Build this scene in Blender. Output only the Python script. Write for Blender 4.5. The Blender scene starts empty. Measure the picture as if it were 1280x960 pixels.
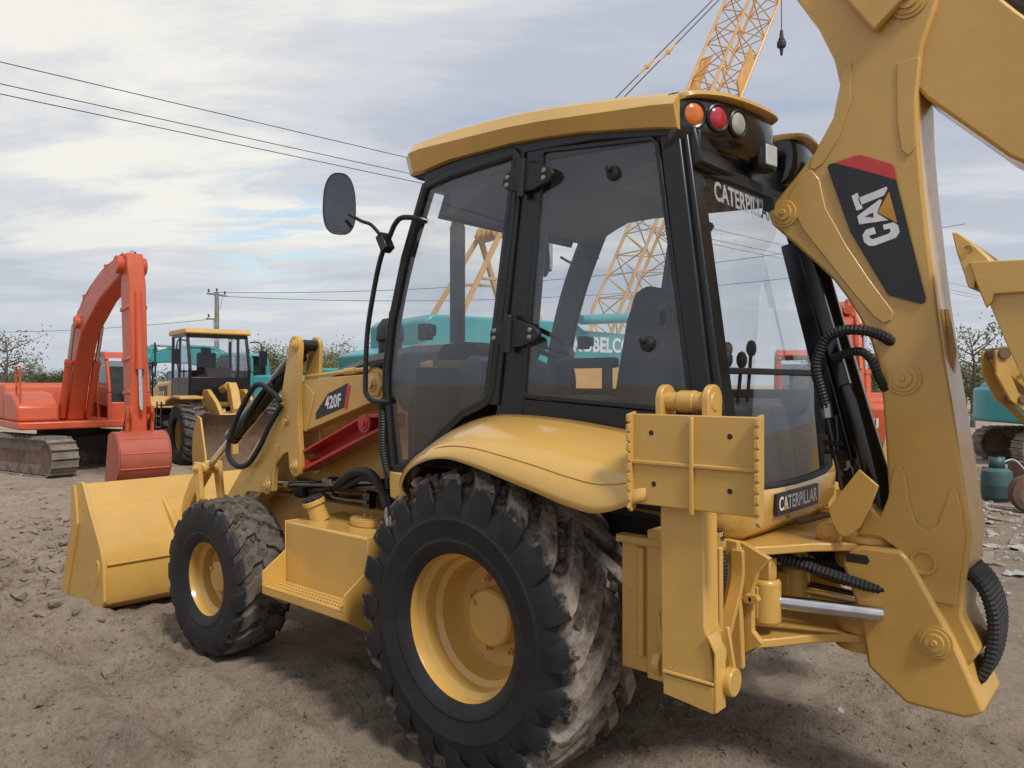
import bpy, bmesh, math, random
import numpy as np
from mathutils import Vector, Matrix
PI = math.pi
R = math.radians
scene = bpy.context.scene
col = scene.collection

# ------------------------------------------------------------ camera
cam_d = bpy.data.cameras.new('camera')
cam = bpy.data.objects.new('camera', cam_d)
col.objects.link(cam)
cam.location = (-2.305, 3.34, 1.658)
cam.rotation_euler = (R(90), 0, R(-48.56 - 90))
cam_d.sensor_width = 36
cam_d.lens = 26.94
cam_d.clip_end = 2000
scene.camera = cam

# ------------------------------------------------------------ sky, sun, exposure
SUN_EL, SUN_AZ = 50, 165          # azimuth counted from +X towards +Y
world = bpy.data.worlds.new('World')
scene.world = world
world.use_nodes = True
wn = world.node_tree.nodes
wl = world.node_tree.links
wn.clear()
def wnode(t, **k):
    n = wn.new(t)
    for a, v in k.items():
        setattr(n, a, v)
    return n
w_out = wnode('ShaderNodeOutputWorld')
w_bg = wnode('ShaderNodeBackground')
w_bg.inputs['Strength'].default_value = 0.1
wl.new(w_bg.outputs[0], w_out.inputs[0])
w_sky = wnode('ShaderNodeTexSky', sky_type='NISHITA', sun_disc=False)
w_sky.sun_elevation = R(SUN_EL)
w_sky.sun_rotation = R(90 - SUN_AZ)
w_sky.air_density = 1.3
w_sky.dust_density = 3
w_tc = wnode('ShaderNodeTexCoord')
w_sep = wnode('ShaderNodeSeparateXYZ')
wl.new(w_tc.outputs['Generated'], w_sep.inputs[0])
def wmath(op, a, b=None, clamp=False):
    n = wnode('ShaderNodeMath', operation=op, use_clamp=clamp)
    for i, v in enumerate((a, b)):
        if v is None:
            continue
        if isinstance(v, (int, float)):
            n.inputs[i].default_value = v
        else:
            wl.new(v, n.inputs[i])
    return n.outputs[0]
zc = wmath('ADD', wmath('MAXIMUM', w_sep.outputs[2], 0.0), 0.11)
w_comb = wnode('ShaderNodeCombineXYZ')
wl.new(wmath('DIVIDE', w_sep.outputs[0], zc), w_comb.inputs[0])
wl.new(wmath('DIVIDE', w_sep.outputs[1], zc), w_comb.inputs[1])
def wnoise(scale, detail, rough, dist, loc, sc=(1, 1, 1), rot=0):
    m = wnode('ShaderNodeMapping', vector_type='TEXTURE')
    m.inputs['Location'].default_value = loc
    m.inputs['Scale'].default_value = sc
    m.inputs['Rotation'].default_value = (0, 0, R(rot))
    wl.new(w_comb.outputs[0], m.inputs[0])
    n = wnode('ShaderNodeTexNoise')
    n.inputs['Scale'].default_value = scale
    n.inputs['Detail'].default_value = detail
    n.inputs['Roughness'].default_value = rough
    n.inputs['Distortion'].default_value = dist
    wl.new(m.outputs[0], n.inputs['Vector'])
    return n.outputs[0]
def wramp(f, stops):
    n = wnode('ShaderNodeValToRGB')
    n.color_ramp.interpolation = 'EASE'
    e = n.color_ramp.elements
    while len(e) < len(stops):
        e.new(0.5)
    for i, (p, c) in enumerate(stops):
        e[i].position = p
        e[i].color = (*c, 1)
    wl.new(f, n.inputs[0])
    return n.outputs[0]
def wmix(f, a, b):
    n = wnode('ShaderNodeMix', data_type='RGBA')
    if isinstance(f, (int, float)):
        n.inputs[0].default_value = f
    else:
        wl.new(f, n.inputs[0])
    wl.new(a, n.inputs[6])
    wl.new(b, n.inputs[7])
    return n.outputs[2]
big = wnoise(0.42, 4, 0.5, 0.4, (1.9, 6.1, 0), (1.5, 1.0, 1), 41)
fine = wnoise(1.7, 10, 0.60, 0.35, (0.3, 5.2, 0), (2.0, 0.9, 1), 36)
layer = wmath('ADD', wmath('MULTIPLY', big, 0.6), wmath('MULTIPLY', fine, 0.4))
cloud = wramp(layer, [(0.36, (2.35, 2.55, 3.0)), (0.45, (2.8, 2.98, 3.38)), (0.52, (3.6, 3.7, 3.9)), (0.60, (5.0, 4.85, 4.45))])
# the air below the cloud deck thickens towards the horizon
hz = wnode('ShaderNodeRGB')
hz.outputs[0].default_value = (3.05, 3.3, 3.7, 1)
hfac = wnode('ShaderNodeMapRange')
hfac.inputs['From Min'].default_value = 0.0
hfac.inputs['From Max'].default_value = 0.2
hfac.inputs['To Min'].default_value = 0.9
hfac.inputs['To Max'].default_value = 0.0
wl.new(w_sep.outputs[2], hfac.inputs[0])
cloud = wmix(hfac.outputs[0], cloud, hz.outputs[0])
gap = wnode('ShaderNodeMapRange')
gap.inputs['From Min'].default_value = 0.34
gap.inputs['From Max'].default_value = 0.42
gap.inputs['To Min'].default_value = 0.7
gap.inputs['To Max'].default_value = 0.06
wl.new(layer, gap.inputs[0])
# a break in the cloud deck where blue sky shows between the puffs
brk = wnode('ShaderNodeVectorMath', operation='DOT_PRODUCT')
wl.new(w_tc.outputs['Generated'], brk.inputs[0])
brk.inputs[1].default_value = (0.835, -0.522, 0.177)
bm1 = wnode('ShaderNodeMapRange')
bm1.inputs['From Min'].default_value = 0.9945
bm1.inputs['From Max'].default_value = 0.9995
wl.new(brk.outputs['Value'], bm1.inputs[0])
bm2 = wnode('ShaderNodeMapRange')
bm2.inputs['From Min'].default_value = 0.47
bm2.inputs['From Max'].default_value = 0.60
wl.new(wnoise(5.0, 6, 0.6, 0.3, (2.2, 0.7, 0), (1.6, 0.8, 1), 41), bm2.inputs[0])
gapf = wmath('MAXIMUM', gap.outputs[0], wmath('MULTIPLY', wmath('MULTIPLY', bm1.outputs[0], bm2.outputs[0]), 0.9))
wl.new(wmix(gapf, cloud, w_sky.outputs[0]), w_bg.inputs[0])

sun_d = bpy.data.lights.new('sun', 'SUN')
sun = bpy.data.objects.new('sun', sun_d)
col.objects.link(sun)
sun_d.energy = 1.5
sun_d.angle = R(10)
sun_d.color = (1, 0.96, 0.9)
sv = Vector((math.cos(R(SUN_EL)) * math.cos(R(SUN_AZ)), math.cos(R(SUN_EL)) * math.sin(R(SUN_AZ)), math.sin(R(SUN_EL))))
sun.rotation_euler = sv.to_track_quat('Z', 'Y').to_euler()
sun.location = (0, 0, 30)
scene.view_settings.view_transform = 'Standard'
scene.view_settings.look = 'None'
scene.view_settings.exposure = 0.9
scene.view_settings.gamma = 1
scene.view_settings.use_curve_mapping = False

# ------------------------------------------------------------ materials
class NT:
    def __init__(s, name):
        s.m = bpy.data.materials.new(name)
        s.m.use_nodes = True
        s.t = s.m.node_tree
        s.t.nodes.clear()
        s.out = s.n('ShaderNodeOutputMaterial')
        s.tc = s.n('ShaderNodeTexCoord')
    def n(s, t, **k):
        o = s.t.nodes.new(t)
        for a, v in k.items():
            setattr(o, a, v)
        return o
    def l(s, a, b):
        s.t.links.new(a, b)
    def put(s, sock, v):
        if isinstance(v, (int, float)):
            sock.default_value = v
        elif isinstance(v, tuple):
            sock.default_value = (*v, 1) if len(v) == 3 and sock.type == 'RGBA' else v
        else:
            s.l(v, sock)
    def noise(s, scale, detail=4, rough=0.55, dist=0, sc=None, coord='Object'):
        o = s.n('ShaderNodeTexNoise')
        o.inputs['Scale'].default_value = scale
        o.inputs['Detail'].default_value = detail
        o.inputs['Roughness'].default_value = rough
        o.inputs['Distortion'].default_value = dist
        v = s.tc.outputs[coord]
        if sc:
            m = s.n('ShaderNodeMapping')
            m.inputs['Scale'].default_value = sc
            s.l(v, m.inputs[0])
            v = m.outputs[0]
        s.l(v, o.inputs['Vector'])
        return o.outputs[0]
    def rng(s, f, a, b, c, d, smooth=False):
        o = s.n('ShaderNodeMapRange')
        if smooth:
            o.interpolation_type = 'SMOOTHSTEP'
        for i, v in enumerate((f, a, b, c, d)):
            s.put(o.inputs[i], v)
        return o.outputs[0]
    def mix(s, f, a, b):
        o = s.n('ShaderNodeMix', data_type='RGBA')
        s.put(o.inputs[0], f)
        s.put(o.inputs[6], a)
        s.put(o.inputs[7], b)
        return o.outputs[2]
    def math(s, op, a, b=0.0):
        o = s.n('ShaderNodeMath', operation=op)
        s.put(o.inputs[0], a)
        s.put(o.inputs[1], b)
        return o.outputs[0]
    def bsdf(s, **k):
        o = s.n('ShaderNodeBsdfPrincipled')
        for a, v in k.items():
            s.put(o.inputs[a.replace('_', ' ')], v)
        s.l(o.outputs[0], s.out.inputs[0])
        return o
    def bump(s, b, h, strength, dist):
        o = s.n('ShaderNodeBump')
        o.inputs['Strength'].default_value = strength
        o.inputs['Distance'].default_value = dist
        s.l(h, o.inputs['Height'])
        s.l(o.outputs[0], b.inputs['Normal'])

def scl(c, k):
    return tuple(min(1, v * k) for v in c)
MUD = (0.21, 0.165, 0.125)
def paint(name, c, rough=0.35, coat=0.25, dirt=0.10, metal=0.0, bump=0.06, var=0.1, dirt_c=MUD, spec=0.5):
    t = NT(name)
    n1 = t.noise(2.2, 5, 0.6)
    n2 = t.noise(9, 6, 0.65, 0.4)
    c1 = t.mix(t.rng(n1, 0.3, 0.7, 0, 1), scl(c, 1 - var), scl(c, 1 + var))
    f = t.math('MULTIPLY', t.rng(n2, 0.45, 0.78, 0.25, 1), dirt)
    c2 = t.mix(f, c1, dirt_c)
    # scattered chips and scuffs
    n4 = t.noise(34, 3, 0.5, 0.6)
    c2 = t.mix(t.rng(n4, 0.735, 0.76, 0, min(0.7, dirt * 3)), c2, scl(c, 0.35))
    b = t.bsdf(Base_Color=c2, Specular_IOR_Level=spec, Roughness=t.rng(n2, 0.3, 0.75, rough * 0.8, rough * 1.35 + dirt * 0.3), Metallic=metal, Coat_Weight=coat, Coat_Roughness=0.12)
    n3 = t.noise(60, 3, 0.5)
    n5 = t.noise(5, 2, 0.5)
    t.bump(b, t.math('ADD', t.math('MULTIPLY', n3, 0.25), n5), bump, 0.01)
    return t.m
def simple(name, c, rough=0.5, metal=0.0, coat=0.0, emit=None):
    t = NT(name)
    n = t.noise(14, 5, 0.6)
    b = t.bsdf(Base_Color=t.mix(t.rng(n, 0.3, 0.7, 0, 1), scl(c, 0.86), scl(c, 1.12)), Roughness=t.rng(n, 0.3, 0.7, rough * 0.85, min(1, rough * 1.15)), Metallic=metal, Coat_Weight=coat)
    if emit:
        b.inputs['Emission Color'].default_value = (*emit[:3], 1)
        b.inputs['Emission Strength'].default_value = emit[3]
    return t.m
def glass(name, tint, dust=0.05, ior=1.5):
    t = NT(name)
    tr = t.n('ShaderNodeBsdfTransparent')
    tr.inputs[0].default_value = (*tint, 1)
    gl = t.n('ShaderNodeBsdfGlossy')
    gl.inputs['Color'].default_value = (0.95, 0.97, 1, 1)
    gl.inputs['Roughness'].default_value = 0.015
    fr = t.n('ShaderNodeFresnel')
    geo = t.n('ShaderNodeNewGeometry')
    t.l(t.rng(geo.outputs['Backfacing'], 0, 1, ior, 1 / ior), fr.inputs[0])   # thin sheet: same reflectance from either side
    m1 = t.n('ShaderNodeMixShader')
    t.l(t.math('MULTIPLY', fr.outputs[0], 1.1), m1.inputs[0])
    t.l(tr.outputs[0], m1.inputs[1])
    t.l(gl.outputs[0], m1.inputs[2])
    df = t.n('ShaderNodeBsdfDiffuse')
    df.inputs[0].default_value = (0.45, 0.43, 0.4, 1)
    m2 = t.n('ShaderNodeMixShader')
    t.l(t.rng(t.noise(3, 6, 0.7, 0.5), 0.35, 0.75, dust * 0.4, dust * 2), m2.inputs[0])
    t.l(m1.outputs[0], m2.inputs[1])
    t.l(df.outputs[0], m2.inputs[2])
    t.l(m2.outputs[0], t.out.inputs[0])
    return t.m
def tyre_mat(name, r0, r1, mud_amt, ye=0.262):
    """black rubber; dried mud cakes the tread (outside radius r0) in patches"""
    t = NT(name)
    sp = t.n('ShaderNodeSeparateXYZ')
    t.l(t.tc.outputs['Object'], sp.inputs[0])
    rad = t.math('SQRT', t.math('ADD', t.math('POWER', t.math('ABSOLUTE', sp.outputs[0]), 2.0), t.math('POWER', t.math('ABSOLUTE', sp.outputs[2]), 2.0)))
    n1 = t.noise(5, 6, 0.65, 0.5)
    n2 = t.noise(16, 6, 0.7, 0.3)
    edge = t.rng(t.math('ADD', t.math('ABSOLUTE', sp.outputs[1]), t.math('MULTIPLY', t.noise(22, 7, 0.75), 0.07)), ye, ye + 0.010, 1.0, 0.0)
    zone = t.math('MULTIPLY', t.rng(t.math('ADD', rad, t.math('MULTIPLY', n2, 0.05)), r0, r1, 0, 1), edge)
    fac = t.math('MULTIPLY', t.rng(t.math('ADD', t.math('MULTIPLY', n1, 0.65), t.math('MULTIPLY', n2, 0.35)), 0.40, 0.50, 0.30, 1), t.math('MULTIPLY', zone, mud_amt))
    dust = t.rng(t.math('ADD', t.math('MULTIPLY', n1, 0.6), t.math('MULTIPLY', n2, 0.4)), 0.35, 0.7, 0.015, 0.12)
    rub = t.mix(dust, (0.0095, 0.010, 0.0115), (0.17, 0.15, 0.13))
    mudc = t.mix(t.rng(n2, 0.35, 0.65, 0, 1), (0.17, 0.137, 0.108), (0.30, 0.255, 0.21))
    c = t.mix(fac, rub, mudc)
    b = t.bsdf(Base_Color=c, Roughness=t.rng(fac, 0, 1, 0.55, 0.95))
    b.inputs['Specular IOR Level'].default_value = 0.28
    t.bump(b, t.math('ADD', t.math('MULTIPLY', t.noise(45, 5, 0.7), t.math('ADD', fac, 0.12)), t.math('MULTIPLY', fac, 0.5)), 0.6, 0.012)
    return t.m
def mud_mat(name, a, b_, scale=6, bs=0.8, bd=0.03):
    t = NT(name)
    n1 = t.noise(scale, 8, 0.7, 0.2)
    n2 = t.noise(scale * 7, 6, 0.7)
    c = t.mix(t.rng(n1, 0.32, 0.68, 0, 1), a, b_)
    c = t.mix(t.rng(n2, 0.35, 0.7, 0, 0.35), c, scl(b_, 1.25))
    b = t.bsdf(Base_Color=c, Roughness=0.95)
    b.inputs['Specular IOR Level'].default_value = 0.2
    t.bump(b, n2, bs, bd)
    return t.m
def ground_mat():
    t = NT('churned_earth')
    n0 = t.noise(0.35, 5, 0.6, 0.4)
    n1 = t.noise(1.9, 9, 0.68, 0.3)
    n2 = t.noise(13, 9, 0.72, 0.1)
    n3 = t.noise(70, 5, 0.7)
    n4 = t.noise(34, 8, 0.75, 0.2)
    c = t.mix(t.rng(n1, 0.34, 0.64, 0, 1), (0.27, 0.205, 0.152), (0.50, 0.402, 0.308))
    c = t.mix(t.rng(n0, 0.42, 0.66, 0, 0.6), c, (0.49, 0.39, 0.295))
    c = t.mix(t.rng(n0, 0.30, 0.47, 0.4, 0.0), c, (0.19, 0.14, 0.10))
    c = t.mix(t.rng(n2, 0.40, 0.70, 0.0, 0.5), c, (0.54, 0.44, 0.34))
    c = t.mix(t.rng(n2, 0.25, 0.42, 0.45, 0.0), c, (0.13, 0.098, 0.072))
    c = t.mix(t.rng(n3, 0.62, 0.72, 0.0, 0.4), c, (0.48, 0.40, 0.32))
    c = t.mix(t.rng(n4, 0.30, 0.47, 0.6, 0.0), c, (0.12, 0.088, 0.064))
    b = t.bsdf(Base_Color=c, Roughness=0.93)
    b.inputs['Specular IOR Level'].default_value = 0.25
    h = t.math('ADD', t.math('ADD', t.math('MULTIPLY', n2, 0.65), t.math('MULTIPLY', n4, 0.75)), t.math('MULTIPLY', n3, 0.4))
    t.bump(b, h, 1.0, 0.06)
    return t.m
def leaf_mat(name, a, b_):
    t = NT(name)
    n = t.noise(1.3, 3)
    b = t.bsdf(Base_Color=t.mix(t.rng(n, 0.35, 0.65, 0, 1), a, b_), Roughness=0.6)
    b.inputs['Subsurface Weight'].default_value = 0.0
    return t.m

YEL = (0.58, 0.340, 0.080)
M = dict(
    yellow=paint('yellow_enamel', YEL, 0.30, 0.4, 0.10, var=0.10, bump=0.10),
    yellow_glossy=paint('yellow_glossy_panel', (0.61, 0.360, 0.086), 0.2, 0.6, 0.03, bump=0.03, var=0.04),
    yellow_dusty=paint('yellow_dusty_enamel', YEL, 0.42, 0.15, 0.16, var=0.08),
    yellow_worn=paint('yellow_weathered_paint', (0.52, 0.30, 0.05), 0.5, 0.05, 0.35, var=0.15),
    crane_yellow=paint('crane_yellow_paint', (0.62, 0.33, 0.10), 0.5, 0.05, 0.2, var=0.12),
    red=paint('red_enamel', (0.46, 0.018, 0.018), 0.35, 0.3, 0.05),
    orange=paint('orange_enamel', (0.53, 0.075, 0.020), 0.42, 0.15, 0.16),
    orange_dull=paint('orange_worn_enamel', (0.42, 0.062, 0.026), 0.5, 0.05, 0.55, var=0.15),
    teal=paint('teal_enamel', (0.035, 0.30, 0.32), 0.42, 0.15, 0.12),
    teal_dark=paint('teal_gas_bottle_paint', (0.035, 0.105, 0.115), 0.5, 0.05, 0.2),
    grey_paint=paint('grey_paint', (0.16, 0.165, 0.17), 0.5, 0.1, 0.15),
    black=paint('black_paint', (0.006, 0.0066, 0.008), 0.30, 0.0, 0.012, var=0.1, bump=0.03),
    black_gloss=paint('black_gloss_paint', (0.006, 0.0065, 0.008), 0.16, 0.5, 0.015, var=0.1, bump=0.03),
    plastic=paint('black_plastic', (0.010, 0.0105, 0.012), 0.5, 0.0, 0.015, bump=0.05),
    rubber=simple('black_rubber', (0.012, 0.012, 0.013), 0.6),
    interior=simple('grey_interior_plastic', (0.032, 0.033, 0.036), 0.6),
    fabric=simple('dark_seat_fabric', (0.014, 0.0145, 0.017), 0.85),
    headliner=simple('grey_headliner', (0.07, 0.071, 0.076), 0.9),
    chrome=simple('chrome_rod', (0.62, 0.62, 0.63), 0.16, 1.0),
    steel=simple('bare_steel', (0.30, 0.29, 0.28), 0.4, 0.9),
    rust=mud_mat('rusty_brown_steel', (0.10, 0.055, 0.035), (0.20, 0.14, 0.10), 5, 0.4, 0.01),
    track=mud_mat('muddy_track_steel', (0.12, 0.10, 0.08), (0.27, 0.23, 0.19), 4, 0.5, 0.015),
    dark=simple('dark_underside', (0.018, 0.017, 0.016), 0.8),
    white=simple('white_print', (0.72, 0.72, 0.74), 0.45),
    white_pale=simple('pale_sticker_print', (0.36, 0.37, 0.39), 0.5),
    decal=paint('black_decal', (0.013, 0.0135, 0.016), 0.42, 0.1, 0.03),
    decal_red=simple('red_decal', (0.55, 0.045, 0.05), 0.42),
    decal_yellow=simple('yellow_decal', (0.55, 0.26, 0.03), 0.42),
    glass=glass('cab_glass', (0.945, 0.955, 0.96), 0.005),
    glass_rear=glass('rear_window_glass', (0.93, 0.94, 0.945), 0.03),
    glass_dark=glass('dark_cab_glass', (0.30, 0.34, 0.35), 0.05),
    mirror=simple('mirror_glass', (0.10, 0.11, 0.12), 0.08, 0.9),
    lens_amber=simple('amber_lens', (0.60, 0.14, 0.01), 0.15, 0, 0.8),
    lens_red=simple('red_lens', (0.42, 0.008, 0.02), 0.15, 0, 0.8),
    lens_clear=simple('clear_lens', (0.42, 0.42, 0.36), 0.15, 0.2, 0.8),
    lens_and_glint=simple('work_lamp_lens_and_glint', (0.62, 0.64, 0.66), 0.12, 0.3, 0.8),
    tyre_rear=tyre_mat('rear_tyre_rubber', 0.585, 0.63, 1.0),
    tyre_front=tyre_mat('front_tyre_rubber', 0.43, 0.47, 0.42, 0.17),
    tyre_far=tyre_mat('loader_tyre_rubber', 0.55, 0.75, 0.4, 0.3),
    mud=mud_mat('caked_mud', (0.055, 0.042, 0.032), (0.17, 0.135, 0.105), 14, 0.9, 0.02),
    clod=mud_mat('earth_clods', (0.20, 0.16, 0.122), (0.38, 0.315, 0.25), 5, 0.7, 0.02),
    stone=mud_mat('grey_stone', (0.25, 0.23, 0.21), (0.42, 0.39, 0.35), 9, 0.3, 0.01),
    wood=mud_mat('grey_weathered_wood', (0.16, 0.12, 0.09), (0.34, 0.28, 0.22), 4, 0.4, 0.01),
    paper=simple('pale_scrap', (0.36, 0.34, 0.31), 0.85),
    pole=mud_mat('weathered_concrete', (0.15, 0.14, 0.13), (0.26, 0.25, 0.23), 2, 0.3, 0.01),
    bark=mud_mat('bark', (0.07, 0.055, 0.045), (0.14, 0.11, 0.09), 6, 0.5, 0.01),
    leaf=leaf_mat('autumn_leaf', (0.075, 0.10, 0.035), (0.17, 0.18, 0.06)),
    leaf_dark=leaf_mat('dark_leaf', (0.05, 0.075, 0.028), (0.11, 0.14, 0.05)),
    leaf_red=leaf_mat('reddish_leaf', (0.10, 0.055, 0.04), (0.13, 0.11, 0.05)),
    wire=simple('black_wire', (0.05, 0.05, 0.055), 0.6),
    hose_white=simple('pale_gas_hose', (0.5, 0.5, 0.48), 0.5),
    navy=paint('dark_blue_paint', (0.02, 0.035, 0.07), 0.3, 0.3, 0.1),
    ground=ground_mat(),
)

# ------------------------------------------------------------ mesh helpers
def newell(poly):
    return sum(poly[i][0] * poly[(i + 1) % len(poly)][1] - poly[(i + 1) % len(poly)][0] * poly[i][1] for i in range(len(poly)))
class MB:
    def __init__(s):
        s.v = []
        s.f = []
    def add(s, vs, fs):
        b = len(s.v)
        s.v += [tuple(q) for q in vs]
        s.f += [tuple(b + i for i in q) for q in fs]
        return s
    def box(s, c, d, rot=None):
        hx, hy, hz = d[0] / 2, d[1] / 2, d[2] / 2
        p = [Vector((x, y, z)) for x in (-hx, hx) for y in (-hy, hy) for z in (-hz, hz)]
        if rot is not None:
            m = rot if isinstance(rot, Matrix) else Matrix.Rotation(rot[1], 3, rot[0])
            p = [m @ q for q in p]
        c = Vector(c)
        return s.add([q + c for q in p], [(0, 1, 3, 2), (4, 6, 7, 5), (0, 4, 5, 1), (2, 3, 7, 6), (0, 2, 6, 4), (1, 5, 7, 3)])
    def prism(s, poly, a, b, ax='Y'):
        if newell(poly) < 0:
            poly = poly[::-1]
        n = len(poly)
        def P(q, h):
            return {'Y': (q[0], h, q[1]), 'X': (h, q[0], q[1]), 'Z': (q[0], q[1], h)}[ax]
        vs = [P(q, a) for q in poly] + [P(q, b) for q in poly]
        fs = [tuple(range(n)), tuple(range(2 * n - 1, n - 1, -1))] + [(i, (i + 1) % n, n + (i + 1) % n, n + i) for i in range(n)]
        return s.add(vs, fs)
    def grid(s, rows, closed=False):
        n = len(rows[0])
        vs = [q for r in rows for q in r]
        fs = []
        for i in range(len(rows) - 1):
            for j in range(n if closed else n - 1):
                k = (j + 1) % n
                fs.append((i * n + j, i * n + k, (i + 1) * n + k, (i + 1) * n + j))
        return s.add(vs, fs)
    def tube(s, path, r, n=10, cap=True, sq=None):
        path = [Vector(p) for p in path]
        m = len(path)
        rr = r if isinstance(r, (list, tuple)) else [r] * m
        up = None
        rows = []
        for i, p in enumerate(path):
            t = (path[min(i + 1, m - 1)] - path[max(i - 1, 0)]).normalized()
            if up is None:
                up = Vector((0, 0, 1)) if abs(t.z) < 0.9 else Vector((1, 0, 0))
            a = t.cross(up)
            if a.length < 1e-6:
                a = t.orthogonal()
            a.normalize()
            up = a.cross(t).normalized()
            rows.append([p + (a * math.cos(2 * PI * k / n) + up * math.sin(2 * PI * k / n)) * rr[i] for k in range(n)])
        s.grid(rows, True)
        b = len(s.v) - m * n
        if cap:
            s.f.append(tuple(b + k for k in range(n)))
            s.f.append(tuple(b + (m - 1) * n + k for k in range(n - 1, -1, -1)))
        return s
    def bar(s, path, w, h, side=(0, 1, 0)):
        """rectangular bar along a path; w across `side`, h across the other way"""
        path = [Vector(p) for p in path]
        m = len(path)
        rows = []
        for i, p in enumerate(path):
            t = (path[min(i + 1, m - 1)] - path[max(i - 1, 0)]).normalized()
            a = Vector(side)
            a = (a - t * a.dot(t)).normalized()
            u = a.cross(t).normalized()
            rows.append([p + a * w / 2 + u * h / 2, p - a * w / 2 + u * h / 2, p - a * w / 2 - u * h / 2, p + a * w / 2 - u * h / 2])
        b = len(s.v)
        s.grid(rows, True)
        s.f.append((b, b + 1, b + 2, b + 3))
        e = b + (m - 1) * 4
        s.f.append((e + 3, e + 2, e + 1, e))
        return s
    def lathe(s, prof, n=32, c=(0, 0, 0), ax='Y', closed=False, cap=False):
        rows = []
        for k in range(n):
            a = 2 * PI * k / n
            row = []
            for r, h in prof:
                x, z = r * math.cos(a), r * math.sin(a)
                q = {'Y': (x, h, z), 'X': (h, x, z), 'Z': (x, z, h)}[ax]
                row.append((q[0] + c[0], q[1] + c[1], q[2] + c[2]))
            if closed:
                row.append(row[0])
            rows.append(row)
        rows.append(rows[0])
        s.grid(rows)
        return s
    def cyl(s, p, q, r, n=16, r2=None):
        return s.tube([p, q], [r, r if r2 is None else r2], n)
    def ball(s, c, r, n=10, sc=(1, 1, 1)):
        rows = []
        for i in range(n // 2 + 1):
            a = PI * i / (n // 2)
            rows.append([(c[0] + sc[0] * r * math.sin(a) * math.cos(2 * PI * k / n), c[1] + sc[1] * r * math.sin(a) * math.sin(2 * PI * k / n), c[2] + sc[2] * r * math.cos(a)) for k in range(n)])
        return s.grid(rows, True)
    def flip(s, sy):
        if sy < 0:
            s.v = [(x, -y, z) for x, y, z in s.v]
        return s
    def mesh(s, name, mat, smooth=True, ang=32):
        me = bpy.data.meshes.new(name)
        me.from_pydata(s.v, [], s.f)
        bm = bmesh.new()
        bm.from_mesh(me)
        bmesh.ops.remove_doubles(bm, verts=bm.verts, dist=1e-5)
        bmesh.ops.recalc_face_normals(bm, faces=bm.faces)
        bm.to_mesh(me)
        bm.free()
        if mat:
            me.materials.append(M[mat] if isinstance(mat, str) else mat)
        if smooth:
            me.polygons.foreach_set('use_smooth', [True] * len(me.polygons))
            me.set_sharp_from_angle(angle=R(ang))
        me.update()
        return me
    def build(s, name, mat, parent=None, bevel=0, smooth=True, ang=32, loc=None, seg=2):
        o = bpy.data.objects.new(name, s.mesh(name, mat, smooth, ang))
        col.objects.link(o)
        o.parent = parent
        if loc:
            o.location = loc
        if bevel:
            m = o.modifiers.new('bevel', 'BEVEL')
            m.width = bevel
            m.segments = seg
            m.limit_method = 'ANGLE'
            m.angle_limit = R(32)
            m.harden_normals = False
        return o
def tag(o, label=None, cat=None, group=None, kind=None):
    for k, v in (('label', label), ('category', cat), ('group', group), ('kind', kind)):
        if v:
            o[k] = v
    return o
def empty(name, loc, rz=0, label=None, cat=None, group=None):
    o = bpy.data.objects.new(name, None)
    col.objects.link(o)
    o.location = loc
    o.rotation_euler = (0, 0, rz)
    o.empty_display_size = 0.3
    return tag(o, label, cat, group)
def inst(me, name, parent, loc=(0, 0, 0), rot=(0, 0, 0), scale=(1, 1, 1)):
    o = bpy.data.objects.new(name, me)
    col.objects.link(o)
    o.parent = parent
    o.location = loc
    o.rotation_euler = rot
    o.scale = scale
    return o
def smoothpath(pts, n=6):
    """Catmull-Rom through the points"""
    P = [Vector(p) for p in pts]
    P = [P[0] * 2 - P[1]] + P + [P[-1] * 2 - P[-2]]
    out = []
    for i in range(1, len(P) - 2):
        for k in range(n):
            t = k / n
            out.append(0.5 * ((2 * P[i]) + (P[i + 1] - P[i - 1]) * t + (2 * P[i - 1] - 5 * P[i] + 4 * P[i + 1] - P[i + 2]) * t * t + (3 * P[i] - P[i - 1] - 3 * P[i + 1] + P[i + 2]) * t ** 3))
    out.append(P[-2])
    return out
def ribbed(path, r, pitch=0.014, depth=0.16, n=10):
    """hose with a coiled guard: radius alternates along the path"""
    pp = smoothpath(path, 12)
    L = [0]
    for a, b in zip(pp, pp[1:]):
        L.append(L[-1] + (b - a).length)
    m = max(8, int(L[-1] / pitch * 2))
    out, rr = [], []
    j = 0
    for i in range(m + 1):
        d = L[-1] * i / m
        while j < len(L) - 2 and L[j + 1] < d:
            j += 1
        t = (d - L[j]) / max(1e-9, L[j + 1] - L[j])
        out.append(pp[j].lerp(pp[j + 1], t))
        rr.append(r * (1 + depth / 2 * (1 if i % 2 else -1)))
    return MB().tube(out, rr, n)
def arc(cx, cz, r, a0, a1, n=8):
    return [(cx + r * math.cos(R(a0 + (a1 - a0) * i / n)), cz + r * math.sin(R(a0 + (a1 - a0) * i / n))) for i in range(n + 1)]
def thick(path, ws):
    """2-D outline of a limb along a path with a width at each point"""
    L, Rr = [], []
    m = len(path)
    for i, p in enumerate(path):
        a, b = path[max(0, i - 1)], path[min(m - 1, i + 1)]
        d = Vector((b[0] - a[0], b[1] - a[1])).normalized()
        n = Vector((-d.y, d.x))
        L.append((p[0] + n.x * ws[i] / 2, p[1] + n.y * ws[i] / 2))
        Rr.append((p[0] - n.x * ws[i] / 2, p[1] - n.y * ws[i] / 2))
    return L + Rr[::-1]
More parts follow.
